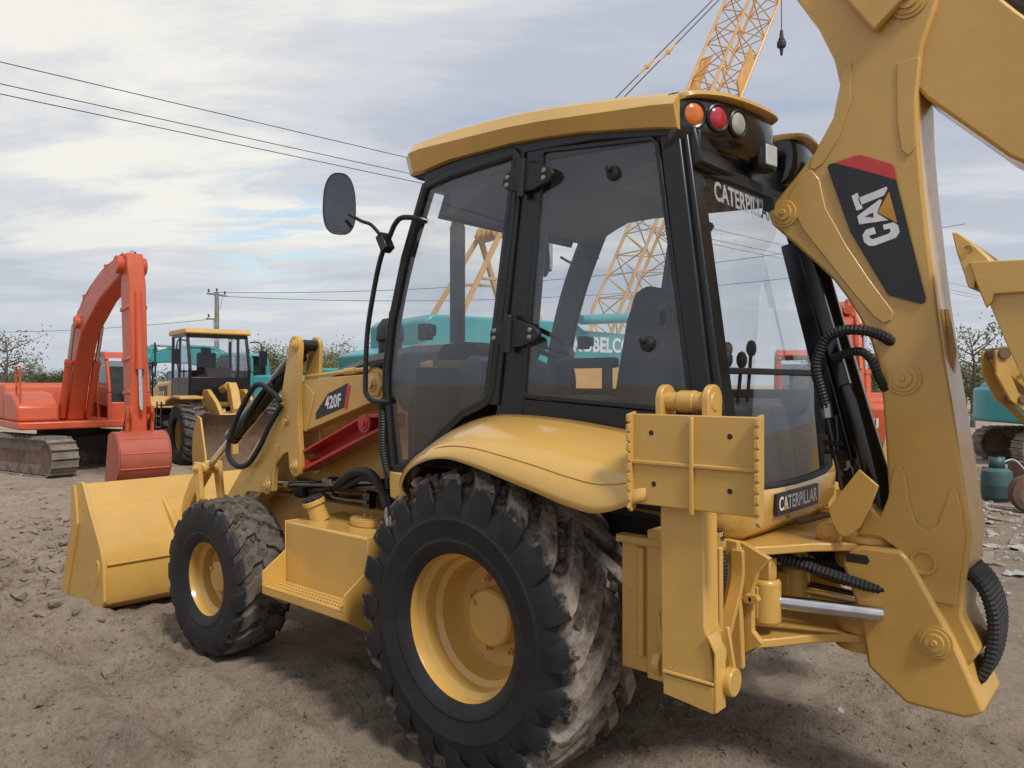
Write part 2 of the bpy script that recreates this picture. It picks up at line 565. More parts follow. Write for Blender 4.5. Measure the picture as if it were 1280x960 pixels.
def text_obj(s, mat, parent, o, u, v, height, width=None, bold=0.02, depth=0.002, name='lettering'):
    """flat lettering: o = lower left corner, u = reading direction, v = up"""
    cu = bpy.data.curves.new('t', 'FONT')
    cu.body = s
    cu.offset = bold
    cu.resolution_u = 3
    to = bpy.data.objects.new('t', cu)
    col.objects.link(to)
    bpy.context.view_layer.update()
    me = bpy.data.meshes.new_from_object(to.evaluated_get(bpy.context.evaluated_depsgraph_get()))
    bpy.data.objects.remove(to)
    xs = [q.co.x for q in me.vertices]
    ys = [q.co.y for q in me.vertices]
    x0, y0 = min(xs), min(ys)
    kx = (width or height * (max(xs) - x0) / (max(ys) - y0)) / (max(xs) - x0)
    ky = height / (max(ys) - y0)
    u, v, o = Vector(u).normalized(), Vector(v).normalized(), Vector(o)
    n = u.cross(v)
    for q in me.vertices:
        q.co = o + u * (q.co.x - x0) * kx + v * (q.co.y - y0) * ky + n * depth
    me.materials.clear()
    me.materials.append(M[mat])
    ob = bpy.data.objects.new(name, me)
    col.objects.link(ob)
    ob.parent = parent
    return ob

# ------------------------------------------------------------ ground
def lattice(ix, iy, seed):
    h = (ix.astype(np.int64) * 374761393 + iy.astype(np.int64) * 668265263 + seed * 974711) & 0x7fffffff
    h = ((h ^ (h >> 13)) * 1274126177) & 0x7fffffff
    return ((h ^ (h >> 16)) & 0xffff) / 65535.0
def vnoise(x, y, seed):
    ix, iy = np.floor(x), np.floor(y)
    fx, fy = x - ix, y - iy
    fx, fy = fx * fx * (3 - 2 * fx), fy * fy * (3 - 2 * fy)
    a, b = lattice(ix, iy, seed), lattice(ix + 1, iy, seed)
    c, d = lattice(ix, iy + 1, seed), lattice(ix + 1, iy + 1, seed)
    return (a * (1 - fx) + b * fx) * (1 - fy) + (c * (1 - fx) + d * fx) * fy - 0.5
def base_height(x, y):
    d = np.hypot(x - 0.5, y)
    t = np.clip((d - 6) / 10, 0, 1)
    return -0.22 * t * t * (3 - 2 * t)
def ground_height(x, y):
    x = np.asarray(x, float)
    y = np.asarray(y, float)
    d = np.hypot(x, y)
    fade = 1 / (1 + (d / 28) ** 2)
    h = base_height(x, y)
    h = h + fade * (0.06 * vnoise(x * 0.7, y * 0.7, 1) + 0.045 * vnoise(x * 1.9 + 3, y * 1.9, 2))
    # churned heaps ahead of the machine, off the bucket's near side, and beyond it
    heap = np.exp(-(((x - 5.6) / 1.7) ** 2 + ((y - 1.2) / 1.6) ** 2)) + 0.6 * np.exp(-(((x - 8.5) / 2.2) ** 2 + ((y + 0.5) / 1.8) ** 2)) + 0.5 * np.exp(-(((x - 3.2) / 1.0) ** 2 + ((y - 2.0) / 0.8) ** 2))
    amp = 0.35 + 1.5 * np.clip(heap, 0, 1)
    rid = 0.5 - np.abs(vnoise(x * 3.1, y * 2.6, 3))
    h = h + fade * amp * (0.10 * (rid - 0.33) * np.clip(heap * 1.5, 0.12, 1) + 0.045 * vnoise(x * 5.3, y * 4.7, 4) + 0.026 * vnoise(x * 11, y * 12, 5) + 0.022 * vnoise(x * 21, y * 22, 6) + 0.014 * vnoise(x * 37, y * 39, 7))
    # tyre ruts along the way the machine drove in
    for yc, w, k in ((0.92, 0.24, 0.03), (-0.92, 0.24, 0.03), (2.05, 0.22, 0.06), (1.50, 0.2, 0.045)):
        yy = y - yc - 0.05 * np.sin(x * 0.8) - (0.12 * (x - 1) if yc > 1.5 else 0)
        g = np.exp(-(yy / w) ** 4)
        h = h - fade * k * g * (0.8 + 0.75 * np.sin(x * 2 * PI / 0.19 + np.abs(yy) * 18) * np.clip(0.75 + 1.2 * vnoise(x * 1.3, y * 1.3, 8), 0.1, 1.2)) + fade * k * 0.9 * np.exp(-((np.abs(yy) - w * 1.35) / 0.09) ** 2) * (0.6 + vnoise(x * 6, y * 6, 9))
    # stands flat enough under the four wheels
    for wx, wy in ((0, 0.9), (2.23, 0.9), (0, -0.9), (2.23, -0.9)):
        g = np.exp(-(((x - wx) / 0.3) ** 2 + ((y - wy) / 0.28) ** 2))
        h = h * (1 - g) + g * (-0.012)
    return h
def GH(x, y):
    return float(ground_height(np.array([x]), np.array([y]))[0])
def axis_lines(lo, hi, st, far):
    a = list(np.arange(lo, hi + 1e-6, st))
    s = st
    p = hi
    up = []
    while p < far:
        s = s * 1.055
        p += s
        up.append(p)
    s = st
    p = lo
    dn = []
    while p > -far:
        s = s * 1.055
        p -= s
        dn.append(p)
    return np.array(dn[::-1] + a + up)
gx = axis_lines(-1.9, 5.6, 0.0195, 900)
gy = axis_lines(-1.6, 2.7, 0.0195, 900)
GX, GY = np.meshgrid(gx, gy, indexing='ij')
GZ = ground_height(GX, GY)
nx, ny = GX.shape
gm = bpy.data.meshes.new('ground')
gm.vertices.add(nx * ny)
gm.vertices.foreach_set('co', np.stack([GX, GY, GZ], -1).reshape(-1).astype(np.float32))
ii, jj = np.meshgrid(np.arange(nx - 1), np.arange(ny - 1), indexing='ij')
q = np.stack([ii * ny + jj, (ii + 1) * ny + jj, (ii + 1) * ny + jj + 1, ii * ny + jj + 1], -1).reshape(-1, 4)
gm.loops.add(q.size)
gm.loops.foreach_set('vertex_index', q.reshape(-1).astype(np.int32))
gm.polygons.add(len(q))
gm.polygons.foreach_set('loop_start', np.arange(0, q.size, 4, dtype=np.int32))
gm.polygons.foreach_set('use_smooth', np.ones(len(q), bool))
gm.materials.append(M['ground'])
gm.update()
gm.validate()
ground = bpy.data.objects.new('ground', gm)
col.objects.link(ground)
tag(ground, kind='structure')

# ============================================================ the backhoe loader
# frame of the machine: X forward, Y to its left, Z up, rear axle at X = 0
bh = empty('backhoe_loader', (0, 0, 0), 0, 'yellow backhoe loader with glazed black cab, its front bucket on the mud', 'backhoe loader')
def bolt(mb, c, r=0.018, h=0.02, ax='Y', s=1):
    e = {'X': (h * s, 0, 0), 'Y': (0, h * s, 0), 'Z': (0, 0, h * s)}[ax]
    return mb.tube([c, (c[0] + e[0], c[1] + e[1], c[2] + e[2])], r, 6)
def pin(mb, x, y, z, r=0.05, s=1):
    """pin head: stepped collar, plate and grease nipple, facing +-Y"""
    mb.lathe([(0.001, 0.030 * s), (r * 0.16, 0.030 * s), (r * 0.2, 0.022 * s), (r * 0.52, 0.022 * s), (r * 0.56, 0.012 * s), (r * 0.8, 0.012 * s), (r * 0.84, 0.006 * s), (r, 0.006 * s), (r, -0.01 * s)], 24, (x, y, z))
    return mb

# ---- wheels
def make_wheel(name, R_t, W, r_rim, nl, twist, mat, hub_r, hub_y, lugw, loc, sy, prof, lug_in, seed):
    """built with the outer side at +Y around its own centre"""
    h = W / 2
    rim = MB()
    f = h - 0.035
    rim.lathe([(r_rim - 0.004, f + 0.008), (r_rim + 0.006, f + 0.002), (r_rim + 0.004, f - 0.014), (r_rim - 0.02, f - 0.02), (r_rim - 0.026, f - 0.055), (r_rim - 0.05, f - 0.075), (r_rim - 0.056, f - 0.13), (r_rim - 0.08, f - 0.15), (r_rim - 0.088, hub_y + 0.03), (r_rim - 0.11, hub_y), (hub_r * 1.45, hub_y - 0.006), (hub_r * 1.3, hub_y - 0.012), (hub_r * 0.5, hub_y - 0.012)], 64)
    rim.lathe([(r_rim - 0.004, f + 0.008), (r_rim - 0.012, f + 0.004), (r_rim - 0.02, f - 0.02)], 64)
    rim.lathe([(r_rim + 0.004, -f - 0.005), (r_rim - 0.02, -f + 0.02), (r_rim - 0.05, -f + 0.08), (r_rim - 0.06, hub_y - 0.02)], 48)
    w = rim.flip(sy).build(name, 'yellow', bh, loc=loc)
    ty = MB()
    full = prof + [(r, -y) for r, y in prof[::-1][1:]]
    ty.lathe(full, 72)
    for side in (1, -1):
        for k in range(nl):
            a0 = 2 * PI * (k + (0.5 if side < 0 else 0)) / nl
            rows = []
            for (r, y, u, wd, base) in lug_in:
                a = a0 - twist * u
                ri = base
                rows.append([(ri, a - wd * 0.62, y), (r, a - wd * 0.5, y), (r, a + wd * 0.5, y), (ri, a + wd * 0.62, y)])
            pts = [[(rr_ * math.cos(a), yy * side, rr_ * math.sin(a)) for rr_, a, yy in row] for row in rows]
            b = len(ty.v)
            ty.grid(pts)
            m = len(pts)
            ty.f.append((b, b + 1, b + 2, b + 3))
            e = b + (m - 1) * 4
            ty.f.append((e + 3, e + 2, e + 1, e))
    to = ty.flip(sy).build('tyre', mat, w, ang=28, bevel=0.004, seg=1)
    hb = MB().lathe([(0.001, hub_y + 0.085), (hub_r * 0.55, hub_y + 0.083), (hub_r * 0.9, hub_y + 0.076), (hub_r * 0.98, hub_y + 0.066), (hub_r, hub_y + 0.05), (hub_r, hub_y - 0.02)], 40)
    bolt(hb, (hub_r * 0.6, hub_y + 0.078, hub_r * 0.45), 0.012, 0.014)
    hb.flip(sy).build('hub_cap', 'yellow', w)
    for k in range(8):
        a = 2 * PI * k / 8 + 0.35
        n = MB()
        c = (hub_r * 1.3 * math.cos(a), hub_y - 0.012, hub_r * 1.3 * math.sin(a))
        bolt(n, c, 0.015, 0.022)
        n.tube([(c[0], hub_y, c[2]), (c[0], hub_y + 0.03, c[2])], 0.008, 8)
        n.flip(sy).build('wheel_nut', 'yellow', w)
    # mud packed between the lugs and on top of the tread
    rnd = random.Random(seed)
    md = MB()
    for k in range(560):
        a = rnd.uniform(0, 2 * PI)
        if rnd.random() < 0.55:
            a = rnd.gauss(PI / 2 + 0.15, 0.62)
        y = rnd.uniform(-h * 0.8, h * (0.78 if rnd.random() < 0.7 else 0.9))
        r0 = R_t - 0.04 + rnd.uniform(-0.012, 0.012)
        top = math.exp(-((a - PI / 2) / 0.7) ** 2)
        if rnd.random() < top * 0.6:
            r0 += rnd.uniform(0.0, 0.03)
        s = rnd.uniform(0.008, 0.024) * (1 + 0.5 * top)
        c = Vector((r0 * math.cos(a), y, r0 * math.sin(a)))
        vs = []
        for i, (dx, dy, dz) in enumerate(((1, 0, 0), (-1, 0, 0), (0, 1, 0), (0, -1, 0), (0, 0, 1), (0, 0, -1), (.6, .6, .6), (-.6, .6, .6), (.6, -.6, .6), (-.6, -.6, .6), (.6, .6, -.6), (-.6, .6, -.6), (.6, -.6, -.6), (-.6, -.6, -.6))):
            vs.append(c + Vector((dx, dy, dz)) * s * rnd.uniform(0.7, 1.35))
        md.add(vs, [(0, 6, 10), (0, 10, 12), (0, 12, 8), (0, 8, 6), (1, 11, 7), (1, 13, 11), (1, 9, 13), (1, 7, 9), (2, 7, 11), (2, 6, 7), (2, 10, 6), (2, 11, 10), (3, 8, 12), (3, 9, 8), (3, 13, 9), (3, 12, 13), (4, 6, 8), (4, 7, 6), (4, 9, 7), (4, 8, 9), (5, 12, 10), (5, 13, 12), (5, 11, 13), (5, 10, 11)])
    mo = md.flip(sy).build('caked_mud', 'mud', w, smooth=False)
    mo['kind'] = 'stuff'
    return w
# rear tyre: crown 0.635, lugs to 0.672
prof_r = [(0.31, 0.205), (0.335, 0.228), (0.37, 0.240), (0.376, 0.236), (0.45, 0.250), (0.462, 0.252), (0.468, 0.248), (0.52, 0.243), (0.56, 0.228), (0.592, 0.20), (0.610, 0.15), (0.618, 0.08), (0.621, 0.0)]
lug_r = [(0.520, 0.2475, -0.02, 0.13, 0.49), (0.575, 0.246, 0.0, 0.16, 0.53), (0.628, 0.232, 0.05, 0.17, 0.56), (0.648, 0.205, 0.16, 0.16, 0.58), (0.660, 0.12, 0.52, 0.14, 0.60), (0.663, 0.0, 1.0, 0.12, 0.60), (0.661, -0.03, 1.1, 0.10, 0.60)]
prof_f = [(0.225, 0.145), (0.25, 0.165), (0.285, 0.176), (0.29, 0.173), (0.35, 0.184), (0.40, 0.182), (0.428, 0.178), (0.442, 0.156), (0.449, 0.08), (0.451, 0.0)]
lug_f = [(0.405, 0.183, 0.0, 0.19, 0.38), (0.442, 0.180, 0.05, 0.22, 0.41), (0.466, 0.164, 0.15, 0.23, 0.43), (0.476, 0.10, 0.42, 0.22, 0.43), (0.477, 0.085, 0.55, 0.22, 0.43), (0.477, 0.03, 0.62, 0.20, 0.43), (0.477, -0.02, 0.85, 0.17, 0.43)]
for sy in (1, -1):
    make_wheel('rear_wheel', 0.655, 0.49, 0.336, 20, 0.46, 'tyre_rear', 0.128, -0.045, 0.07, (0, 0.86 * sy, 0.630), sy, prof_r, lug_r, 11 + sy)
    make_wheel('front_wheel', 0.474, 0.355, 0.247, 17, 0.42, 'tyre_front', 0.10, -0.005, 0.07, (2.228, 0.905 * sy, 0.459), sy, prof_f, lug_f, 21 + sy)
ax = MB()
ax.tube([(0, -0.66, 0.63), (0, 0.66, 0.63)], 0.10, 20).box((0, 0, 0.63), (0.42, 0.5, 0.36)).tube([(0, -0.78, 0.63), (0, -0.5, 0.63)], 0.16, 20).tube([(0, 0.5, 0.63), (0, 0.78, 0.63)], 0.16, 20)
ax.build('rear_axle', 'yellow_dusty', bh, 0.01)
ax = MB()
ax.box((2.228, 0, 0.47), (0.16, 1.3, 0.18)).box((2.228, 0, 0.5), (0.3, 0.4, 0.26)).tube([(2.228, -0.85, 0.459), (2.228, -0.55, 0.459)], 0.12, 16).tube([(2.228, 0.55, 0.459), (2.228, 0.85, 0.459)], 0.12, 16)
ax.build('front_axle', 'yellow_dusty', bh, 0.01)

# ---- chassis, engine housing
ch = MB()
for s in (1, -1):
    ch.box((0.85, 0.36 * s, 0.76), (3.5, 0.07, 0.26))
ch.box((0.8, 0, 0.70), (2.6, 0.64, 0.10)).box((2.62, 0, 0.80), (0.10, 0.80, 0.40)).box((-0.62, 0, 0.82), (0.5, 0.62, 0.36))
ch.build('chassis', 'yellow_dusty', bh, 0.006)
un = MB()
un.box((1.2, 0, 0.62), (1.6, 0.5, 0.2)).box((0.4, 0, 0.6), (0.7, 0.44, 0.34)).tube([(0.3, 0, 0.55), (2.1, 0, 0.5)], 0.04, 12)
un.build('transmission', 'dark', bh, 0.02)
hood = MB()
hood.prism([(0.93, 1.02), (0.93, 1.80), (1.30, 1.80), (1.9, 1.68), (2.45, 1.50), (2.68, 1.36), (2.72, 1.0)], -0.36, 0.36)
hood.build('engine_side_panels', 'yellow', bh, 0.02)
ht = MB()
rows = []
for x, z, w in ((0.90, 1.90, 0.30), (1.15, 1.90, 0.32), (1.5, 1.855, 0.33), (1.9, 1.76, 0.33), (2.3, 1.63, 0.31), (2.6, 1.48, 0.29), (2.74, 1.34, 0.27)):
    rows.append([(x, w + 0.05, z - 0.14), (x, w + 0.045, z - 0.06), (x, w, z - 0.015), (x, w * 0.5, z + 0.005), (x, 0, z + 0.01), (x, -w * 0.5, z + 0.005), (x, -w, z - 0.015), (x, -w - 0.045, z - 0.06), (x, -w - 0.05, z - 0.14)])
ht.grid(rows)
ht.build('hood', 'black', bh)
gr = MB().prism([(-0.34, 1.0), (-0.34, 1.30), (0.34, 1.30), (0.34, 1.0)], 2.72, 2.76, 'X')
for k in range(7):
    gr.box((2.77, 0, 1.03 + 0.04 * k), (0.02, 0.62, 0.012))
gr.build('grille', 'black', bh)
ex = MB().tube([(1.40, -0.30, 1.8), (1.40, -0.30, 2.72)], 0.052, 18).tube([(1.40, -0.30, 2.72), (1.385, -0.30, 2.80), (1.35, -0.30, 2.86)], 0.045, 16)
ex.build('exhaust_stack', 'interior', bh)
pc = MB().lathe([(0.001, 0.26), (0.05, 0.25), (0.085, 0.2), (0.09, 0.12), (0.075, 0.1), (0.075, -0.06)], 24, (1.50, 0.20, 1.82), 'Z').tube(smoothpath([(1.50, 0.20, 2.06), (1.50, 0.20, 2.11), (1.47, 0.20, 2.13), (1.43, 0.20, 2.11), (1.43, 0.20, 2.05)], 4), 0.008, 8)
pc.build('air_precleaner', 'interior', bh)

# ---- step and tank (left), battery box (right)
def tank_side(s, name):
    t = MB()
    t.box((1.235, 0.665 * s, 0.628), (0.755, 0.43, 0.476))
    o = t.build(name, 'yellow', bh, 0.012)
    sp = [(0.45, 0.868), (0.883, 0.868), (0.883, 0.70), (1.03, 0.60), (1.03, 0.478), (0.885, 0.385), (0.45, 0.385)]
    for x0, x1 in ((1.612, 1.620), (0.852, 0.860)):
        MB().prism([(y * s, z) for y, z in sp], x0, x1, 'X').build('step_side_plate', 'yellow', o, 0.003)
    tr = MB()
    tr.box((1.236, 0.957 * s, 0.518), (0.752, 0.15, 0.006)).box((1.236, 1.029 * s, 0.499), (0.752, 0.006, 0.044))
    for k in range(22):
        for j in range(3):
            tr.box((0.905 + 0.0315 * k, (0.915 + 0.036 * j) * s, 0.5225), (0.017, 0.010, 0.005))
    tr.build('step', 'yellow', o, 0.0015)
    holes = MB()
    for k in range(22):
        for j in range(3):
            holes.box((0.918 + 0.0315 * k, (0.915 + 0.036 * j) * s, 0.5213), (0.008, 0.009, 0.002))
    holes.build('step_holes', 'dark', o, smooth=False)['kind'] = 'stuff'
    return o
tk = tank_side(1, 'fuel_tank')
tank_side(-1, 'battery_box')
nk = MB()
d = Vector((0.03, 0.045, 0.15)).normalized()
b0 = Vector((1.50, 0.72, 0.86))
nk.tube([b0, b0 + d * 0.125], [0.055, 0.052], 24).tube([b0 + d * 0.10, b0 + d * 0.128], 0.066, 24)
nko = nk.build('filler_neck', 'yellow', tk, 0.003)
cp = MB().tube([b0 + d * 0.128, b0 + d * 0.150], [0.054, 0.050], 24)
for k in range(10):
    a = 2 * PI * k / 10
    e1 = d.orthogonal().normalized()
    e2 = d.cross(e1)
    cp.ball(b0 + d * 0.140 + (e1 * math.cos(a) + e2 * math.sin(a)) * 0.048, 0.013, 8)
cp.build('filler_cap', 'rubber', tk)
ov = MB()
for z0, z1, k in ((0.868, 0.905, 1.0), (0.905, 0.912, 0.93)):
    ov.prism([(1.15 + 0.115 * k * math.cos(2 * PI * i / 28), 0.66 + 0.075 * k * math.sin(2 * PI * i / 28)) for i in range(28)], z0, z1, 'Z')
bolt(ov, (1.19, 0.64, 0.912), 0.008, 0.012, 'Z')
bolt(ov, (1.10, 0.66, 0.912), 0.008, 0.012, 'Z')
ov.build('tank_cover', 'yellow', tk, 0.004)

# ---- loader arms
tower = arc(1.93, 1.905, 0.052, 150, -20, 8) + [(1.875, 1.80), (1.885, 1.66), (1.885, 1.40), (1.872, 1.26), (1.865, 1.15)] + arc(1.932, 1.14, 0.068, -20 + 180, 330 + 30, 1)[:0]
tower = [(1.985, 1.94), (1.955, 1.962), (1.915, 1.962), (1.882, 1.935), (1.872, 1.895), (1.882, 1.80), (1.890, 1.62), (1.886, 1.40), (1.868, 1.24), (1.862, 1.14), (1.880, 1.09), (1.925, 1.068), (1.972, 1.085), (1.995, 1.135), (2.005, 1.225), (2.06, 1.205), (2.15, 1.13), (2.172, 1.05), (2.18, 0.955), (2.22, 0.94), (2.50, 0.925), (3.08, 0.45), (3.22, 0.30), (3.31, 0.27), (3.40, 0.31), (3.42, 0.40), (3.36, 0.47), (2.765, 0.885), (2.62, 1.03), (2.40, 1.25), (2.20, 1.415), (2.10, 1.54), (2.063, 1.66), (2.02, 1.82), (2.002, 1.90)]
for s in (1, -1):
    arm = MB()
    arm.prism(tower, 0.585 * s, 0.62 * s)
    inner = [(x, z) for x, z in tower]
    arm.prism(inner, 0.44 * s, 0.468 * s)
    arm.prism([(2.3, 0.97), (2.55, 0.98), (3.12, 0.48), (3.04, 0.50)], 0.468 * s, 0.585 * s)
    ao = arm.build('loader_arm', 'yellow', bh, 0.006)
    # rear box section of the arm with its bolted pivot at the cab
    bm_ = MB()
    bm_.prism([(1.93, 1.675), (1.60, 1.70), (1.24, 1.715), (1.12, 1.74), (1.06, 1.70), (1.06, 1.62), (1.12, 1.57), (1.24, 1.545), (1.93, 1.345)], 0.475 * s, 0.578 * s)
    bm_.prism([(1.86, 1.66), (1.77, 1.60), (1.85, 1.36), (1.90, 1.36), (1.90, 1.66)], 0.578 * s, 0.586 * s)
    bm_.build('arm_beam', 'yellow', ao, 0.008)
    bo = MB()
    bo.lathe([(0.001, 0.05 * s), (0.028, 0.05 * s), (0.03, 0.03 * s), (0.042, 0.03 * s), (0.048, 0.018 * s), (0.075, 0.015 * s), (0.08, 0.0)], 6, (1.175, 0.58 * s, 1.655))
    bo.lathe([(0.10, 0.006 * s), (0.10, -0.01 * s), (0.001, 0.006 * s)], 24, (1.175, 0.58 * s, 1.655))
    bo.build('pivot_bolt', 'yellow', ao, 0.003)
    for x, z, r in ((1.93, 1.905, 0.045), (1.93, 1.14, 0.048), (2.25, 0.99, 0.058), (3.33, 0.37, 0.055)):
        pin(MB(), x, 0.62 * s, z, r, s).build('pivot_pin', 'yellow', ao)
    b2 = MB()
    bolt(b2, (2.02, 0.62 * s, 1.42), 0.024, 0.024, 'Y', s)
    b2.lathe([(0.032, 0.004 * s), (0.034, -0.004 * s), (0.001, 0.006 * s)], 20, (2.02, 0.62 * s, 1.42))
    b2.build('stop_bolt', 'yellow', ao)
    rb = MB().bar(smoothpath([(2.115, 0.626 * s, 1.27), (2.13, 0.626 * s, 1.20), (2.155, 0.626 * s, 1.10), (2.172, 0.626 * s, 0.96)], 4), 0.02, 0.016)
    rb.build('edge_rib', 'yellow', ao, 0.004)
    # bush across the tower top where the tilt cylinder hangs
    tb = MB().cyl((1.93, 0.468 * s, 1.905), (1.93, 0.585 * s, 1.905), 0.036)
    tb.build('tower_bush', 'rubber', ao)
    # pipe along the top of the beam
    pp = MB().tube([(1.90, 0.545 * s, 1.705), (1.45, 0.545 * s, 1.735), (1.22, 0.545 * s, 1.75)], 0.013, 10).tube([(1.50, 0.545 * s, 1.732), (1.40, 0.545 * s, 1.738)], 0.021, 10)
    pp.build('steel_pipe', 'yellow', ao)
    hv = ribbed([(1.24, 0.545 * s, 1.75), (1.10, 0.56 * s, 1.775), (0.99, 0.60 * s, 1.74), (0.95, 0.66 * s, 1.66)], 0.022)
    hv.build('hose', 'rubber', ao)
    # tilt cylinder
    tc_ = MB()
    p0, p1, p2 = Vector((1.93, 0.527 * s, 1.905)), Vector((2.80, 0.527 * s, 1.30)), Vector((3.235, 0.527 * s, 1.025))
    dd = (p2 - p0).normalized()
    tc_.tube([p0, p0 + dd * 0.10, p0 + dd * 0.11, p0 + dd * 1.13, p0 + dd * 1.135], [0.035, 0.040, 0.058, 0.058, 0.050], 20)
    tc_.tube([p0 + dd * 1.06, p0 + dd * 1.12], 0.062, 20)
    tco = tc_.build('tilt_cylinder', 'black_gloss', bh)
    MB().tube([p0 + dd * 1.1, p2 - dd * 0.03], 0.026, 16).build('rod', 'chrome', tco)
    MB().cyl((p2.x, 0.47 * s, p2.z), (p2.x, 0.585 * s, p2.z), 0.042).build('rod_eye', 'yellow', tco)
    if s > 0:
        ribbed([(2.06, 0.64, 1.545), (2.12, 0.655, 1.60), (2.30, 0.66, 1.655), (2.46, 0.66, 1.54), (2.62, 0.66, 1.355), (2.69, 0.66, 1.19), (2.58, 0.665, 1.105), (2.42, 0.665, 1.12), (2.28, 0.66, 1.24), (2.17, 0.655, 1.38), (2.05, 0.64, 1.52)], 0.017).build('hose', 'rubber', tco)
        ribbed([(2.24, 0.60, 1.655), (2.36, 0.61, 1.58), (2.54, 0.60, 1.42), (2.62, 0.575, 1.36)], 0.016).build('hose', 'rubber', tco)
        ribbed([(2.45, 0.40, 1.50), (2.55, 0.40, 1.30), (2.52, 0.40, 1.12), (2.40, 0.42, 1.08)], 0.018).build('hose', 'rubber', tco)
    # idler links and curved bucket link
    for y0, y1 in ((0.590, 0.622), (0.432, 0.464)):
        lk = MB().prism(thick([(3.235, 1.075), (3.235, 1.02), (3.20, 0.85), (3.16, 0.66), (3.15, 0.60)], [0.075, 0.095, 0.075, 0.085, 0.06]), y0 * s, y1 * s)
        lo = lk.build('idler_link', 'yellow', bh, 0.006)
        pin(MB(), 3.235, (y1 if y0 > 0.5 else y1) * s, 1.03, 0.038, s).build('pivot_pin', 'yellow', lo)
    cl = MB().prism(thick([(3.20, 1.06), (3.28, 1.0), (3.42, 0.88), (3.52, 0.75), (3.565, 0.60), (3.56, 0.50)], [0.07, 0.11, 0.125, 0.125, 0.12, 0.08]), 0.497 * s, 0.555 * s)
    cl.build('bucket_link', 'yellow', bh, 0.006)
    # lift cylinder beside the hood
    lc = MB()
    lc.tube([(2.08, 0.545 * s, 1.00), (1.62, 0.545 * s, 1.035)], 0.030, 18).tube([(1.64, 0.545 * s, 1.033), (1.58, 0.545 * s, 1.037)], 0.058, 18).tube([(1.60, 0.545 * s, 1.035), (1.14, 0.545 * s, 1.068)], 0.050, 18)
    lc.tube([(1.56, 0.60 * s, 0.985), (1.50, 0.61 * s, 0.975), (1.20, 0.61 * s, 0.985)], 0.011, 8).box((1.22, 0.585 * s, 0.99), (0.06, 0.05, 0.09)).box((1.94, 0.56 * s, 0.965), (0.08, 0.05, 0.06))
    lco = lc.build('lift_cylinder', 'black_gloss', bh)
    MB().tube([(2.25, 0.545 * s, 0.99), (2.06, 0.545 * s, 1.002)], 0.022, 16).build('rod', 'chrome', lco)
    if s > 0:
        fit = MB()
        for k in range(3):
            fit.tube([(1.565 + 0.03 * k, 0.60, 1.05), (1.565 + 0.03 * k, 0.615, 1.08)], 0.014, 6)
        fit.build('valve_fittings', 'steel', lco)['kind'] = 'stuff'
        MB().tube([(0.90, 0.715, 1.00), (0.895, 0.725, 0.95), (0.87, 0.73, 0.905)], 0.013, 8).build('hose_fitting', 'steel', lco)
        MB().tube([(0.86, 0.72, 0.96), (0.85, 0.73, 0.93), (0.835, 0.735, 0.89)], 0.012, 8).build('hose_fitting', 'steel', lco)
        ribbed([(1.50, 0.61, 1.05), (1.36, 0.66, 1.11), (1.20, 0.69, 1.165), (1.06, 0.70, 1.165), (0.97, 0.70, 1.09), (0.91, 0.71, 1.00)], 0.023).build('hose', 'rubber', lco)
        ribbed([(1.46, 0.60, 1.04), (1.32, 0.63, 1.09), (1.18, 0.66, 1.135), (1.04, 0.68, 1.12), (0.93, 0.69, 1.05), (0.865, 0.71, 0.965)], 0.021).build('hose', 'rubber', lco)
        ribbed([(0.925, 0.735, 1.56), (0.905, 0.74, 1.46), (0.90, 0.745, 1.33), (0.875, 0.74, 1.21), (0.86, 0.73, 1.16)], 0.020).build('hose', 'rubber', lco)
        ribbed([(0.965, 0.70, 1.54), (0.95, 0.71, 1.44), (0.945, 0.71, 1.31), (0.92, 0.70, 1.19), (0.90, 0.70, 1.10)], 0.020).build('hose', 'rubber', lco)

# decal with the model number on the left beam
dc = MB().prism([(1.757, 1.438), (1.755, 1.480), (1.63, 1.598), (1.43, 1.664), (1.465, 1.518)], 0.5785, 0.5805)
dco = dc.build('model_decal', 'decal', bh, smooth=False)
MB().prism([(1.43, 1.664), (1.402, 1.645), (1.437, 1.508), (1.465, 1.518)], 0.5785, 0.5807).build('red_stripe', 'decal_red', dco, smooth=False)
text_obj('420F', 'white', dco, (1.655, 0.5808, 1.500), (-1, 0, 0.155), (0.0, 0, 1), 0.080, 0.165, 0.03)

# red service brace stowed along the arm
rbm = MB()
rp0, rp1 = Vector((1.91, 0.53, 1.16)), Vector((1.22, 0.53, 1.42))
rbm.prism([(1.915, 1.225), (1.27, 1.475), (1.22, 1.485), (1.04, 1.495), (1.04, 1.475), (1.27, 1.458), (1.915, 1.208)], 0.47, 0.60)
rbm.prism([(1.915, 1.222), (1.27, 1.475), (1.04, 1.49), (1.04, 1.42), (1.22, 1.355), (1.90, 1.10)], 0.468, 0.482)
rbm.prism([(1.905, 1.122), (1.22, 1.375), (1.04, 1.44), (1.04, 1.42), (1.22, 1.355), (1.90, 1.10)], 0.47, 0.60)
rbo = rbm.build('service_brace', 'red', bh, 0.004)
rr_ = MB().lathe([(0.001, 0.024), (0.02, 0.024), (0.022, 0.016), (0.036, 0.016), (0.04, 0.009), (0.054, 0.009), (0.058, 0)], 28, (1.245, 0.598, 1.43)).cyl((1.245, 0.47, 1.43), (1.245, 0.60, 1.43), 0.045)
MB().cyl((1.86, 0.48, 1.155), (1.86, 0.59, 1.155), 0.03).build('brace_pin', 'red', rbo)
rr_.build('brace_pin', 'red', rbo)

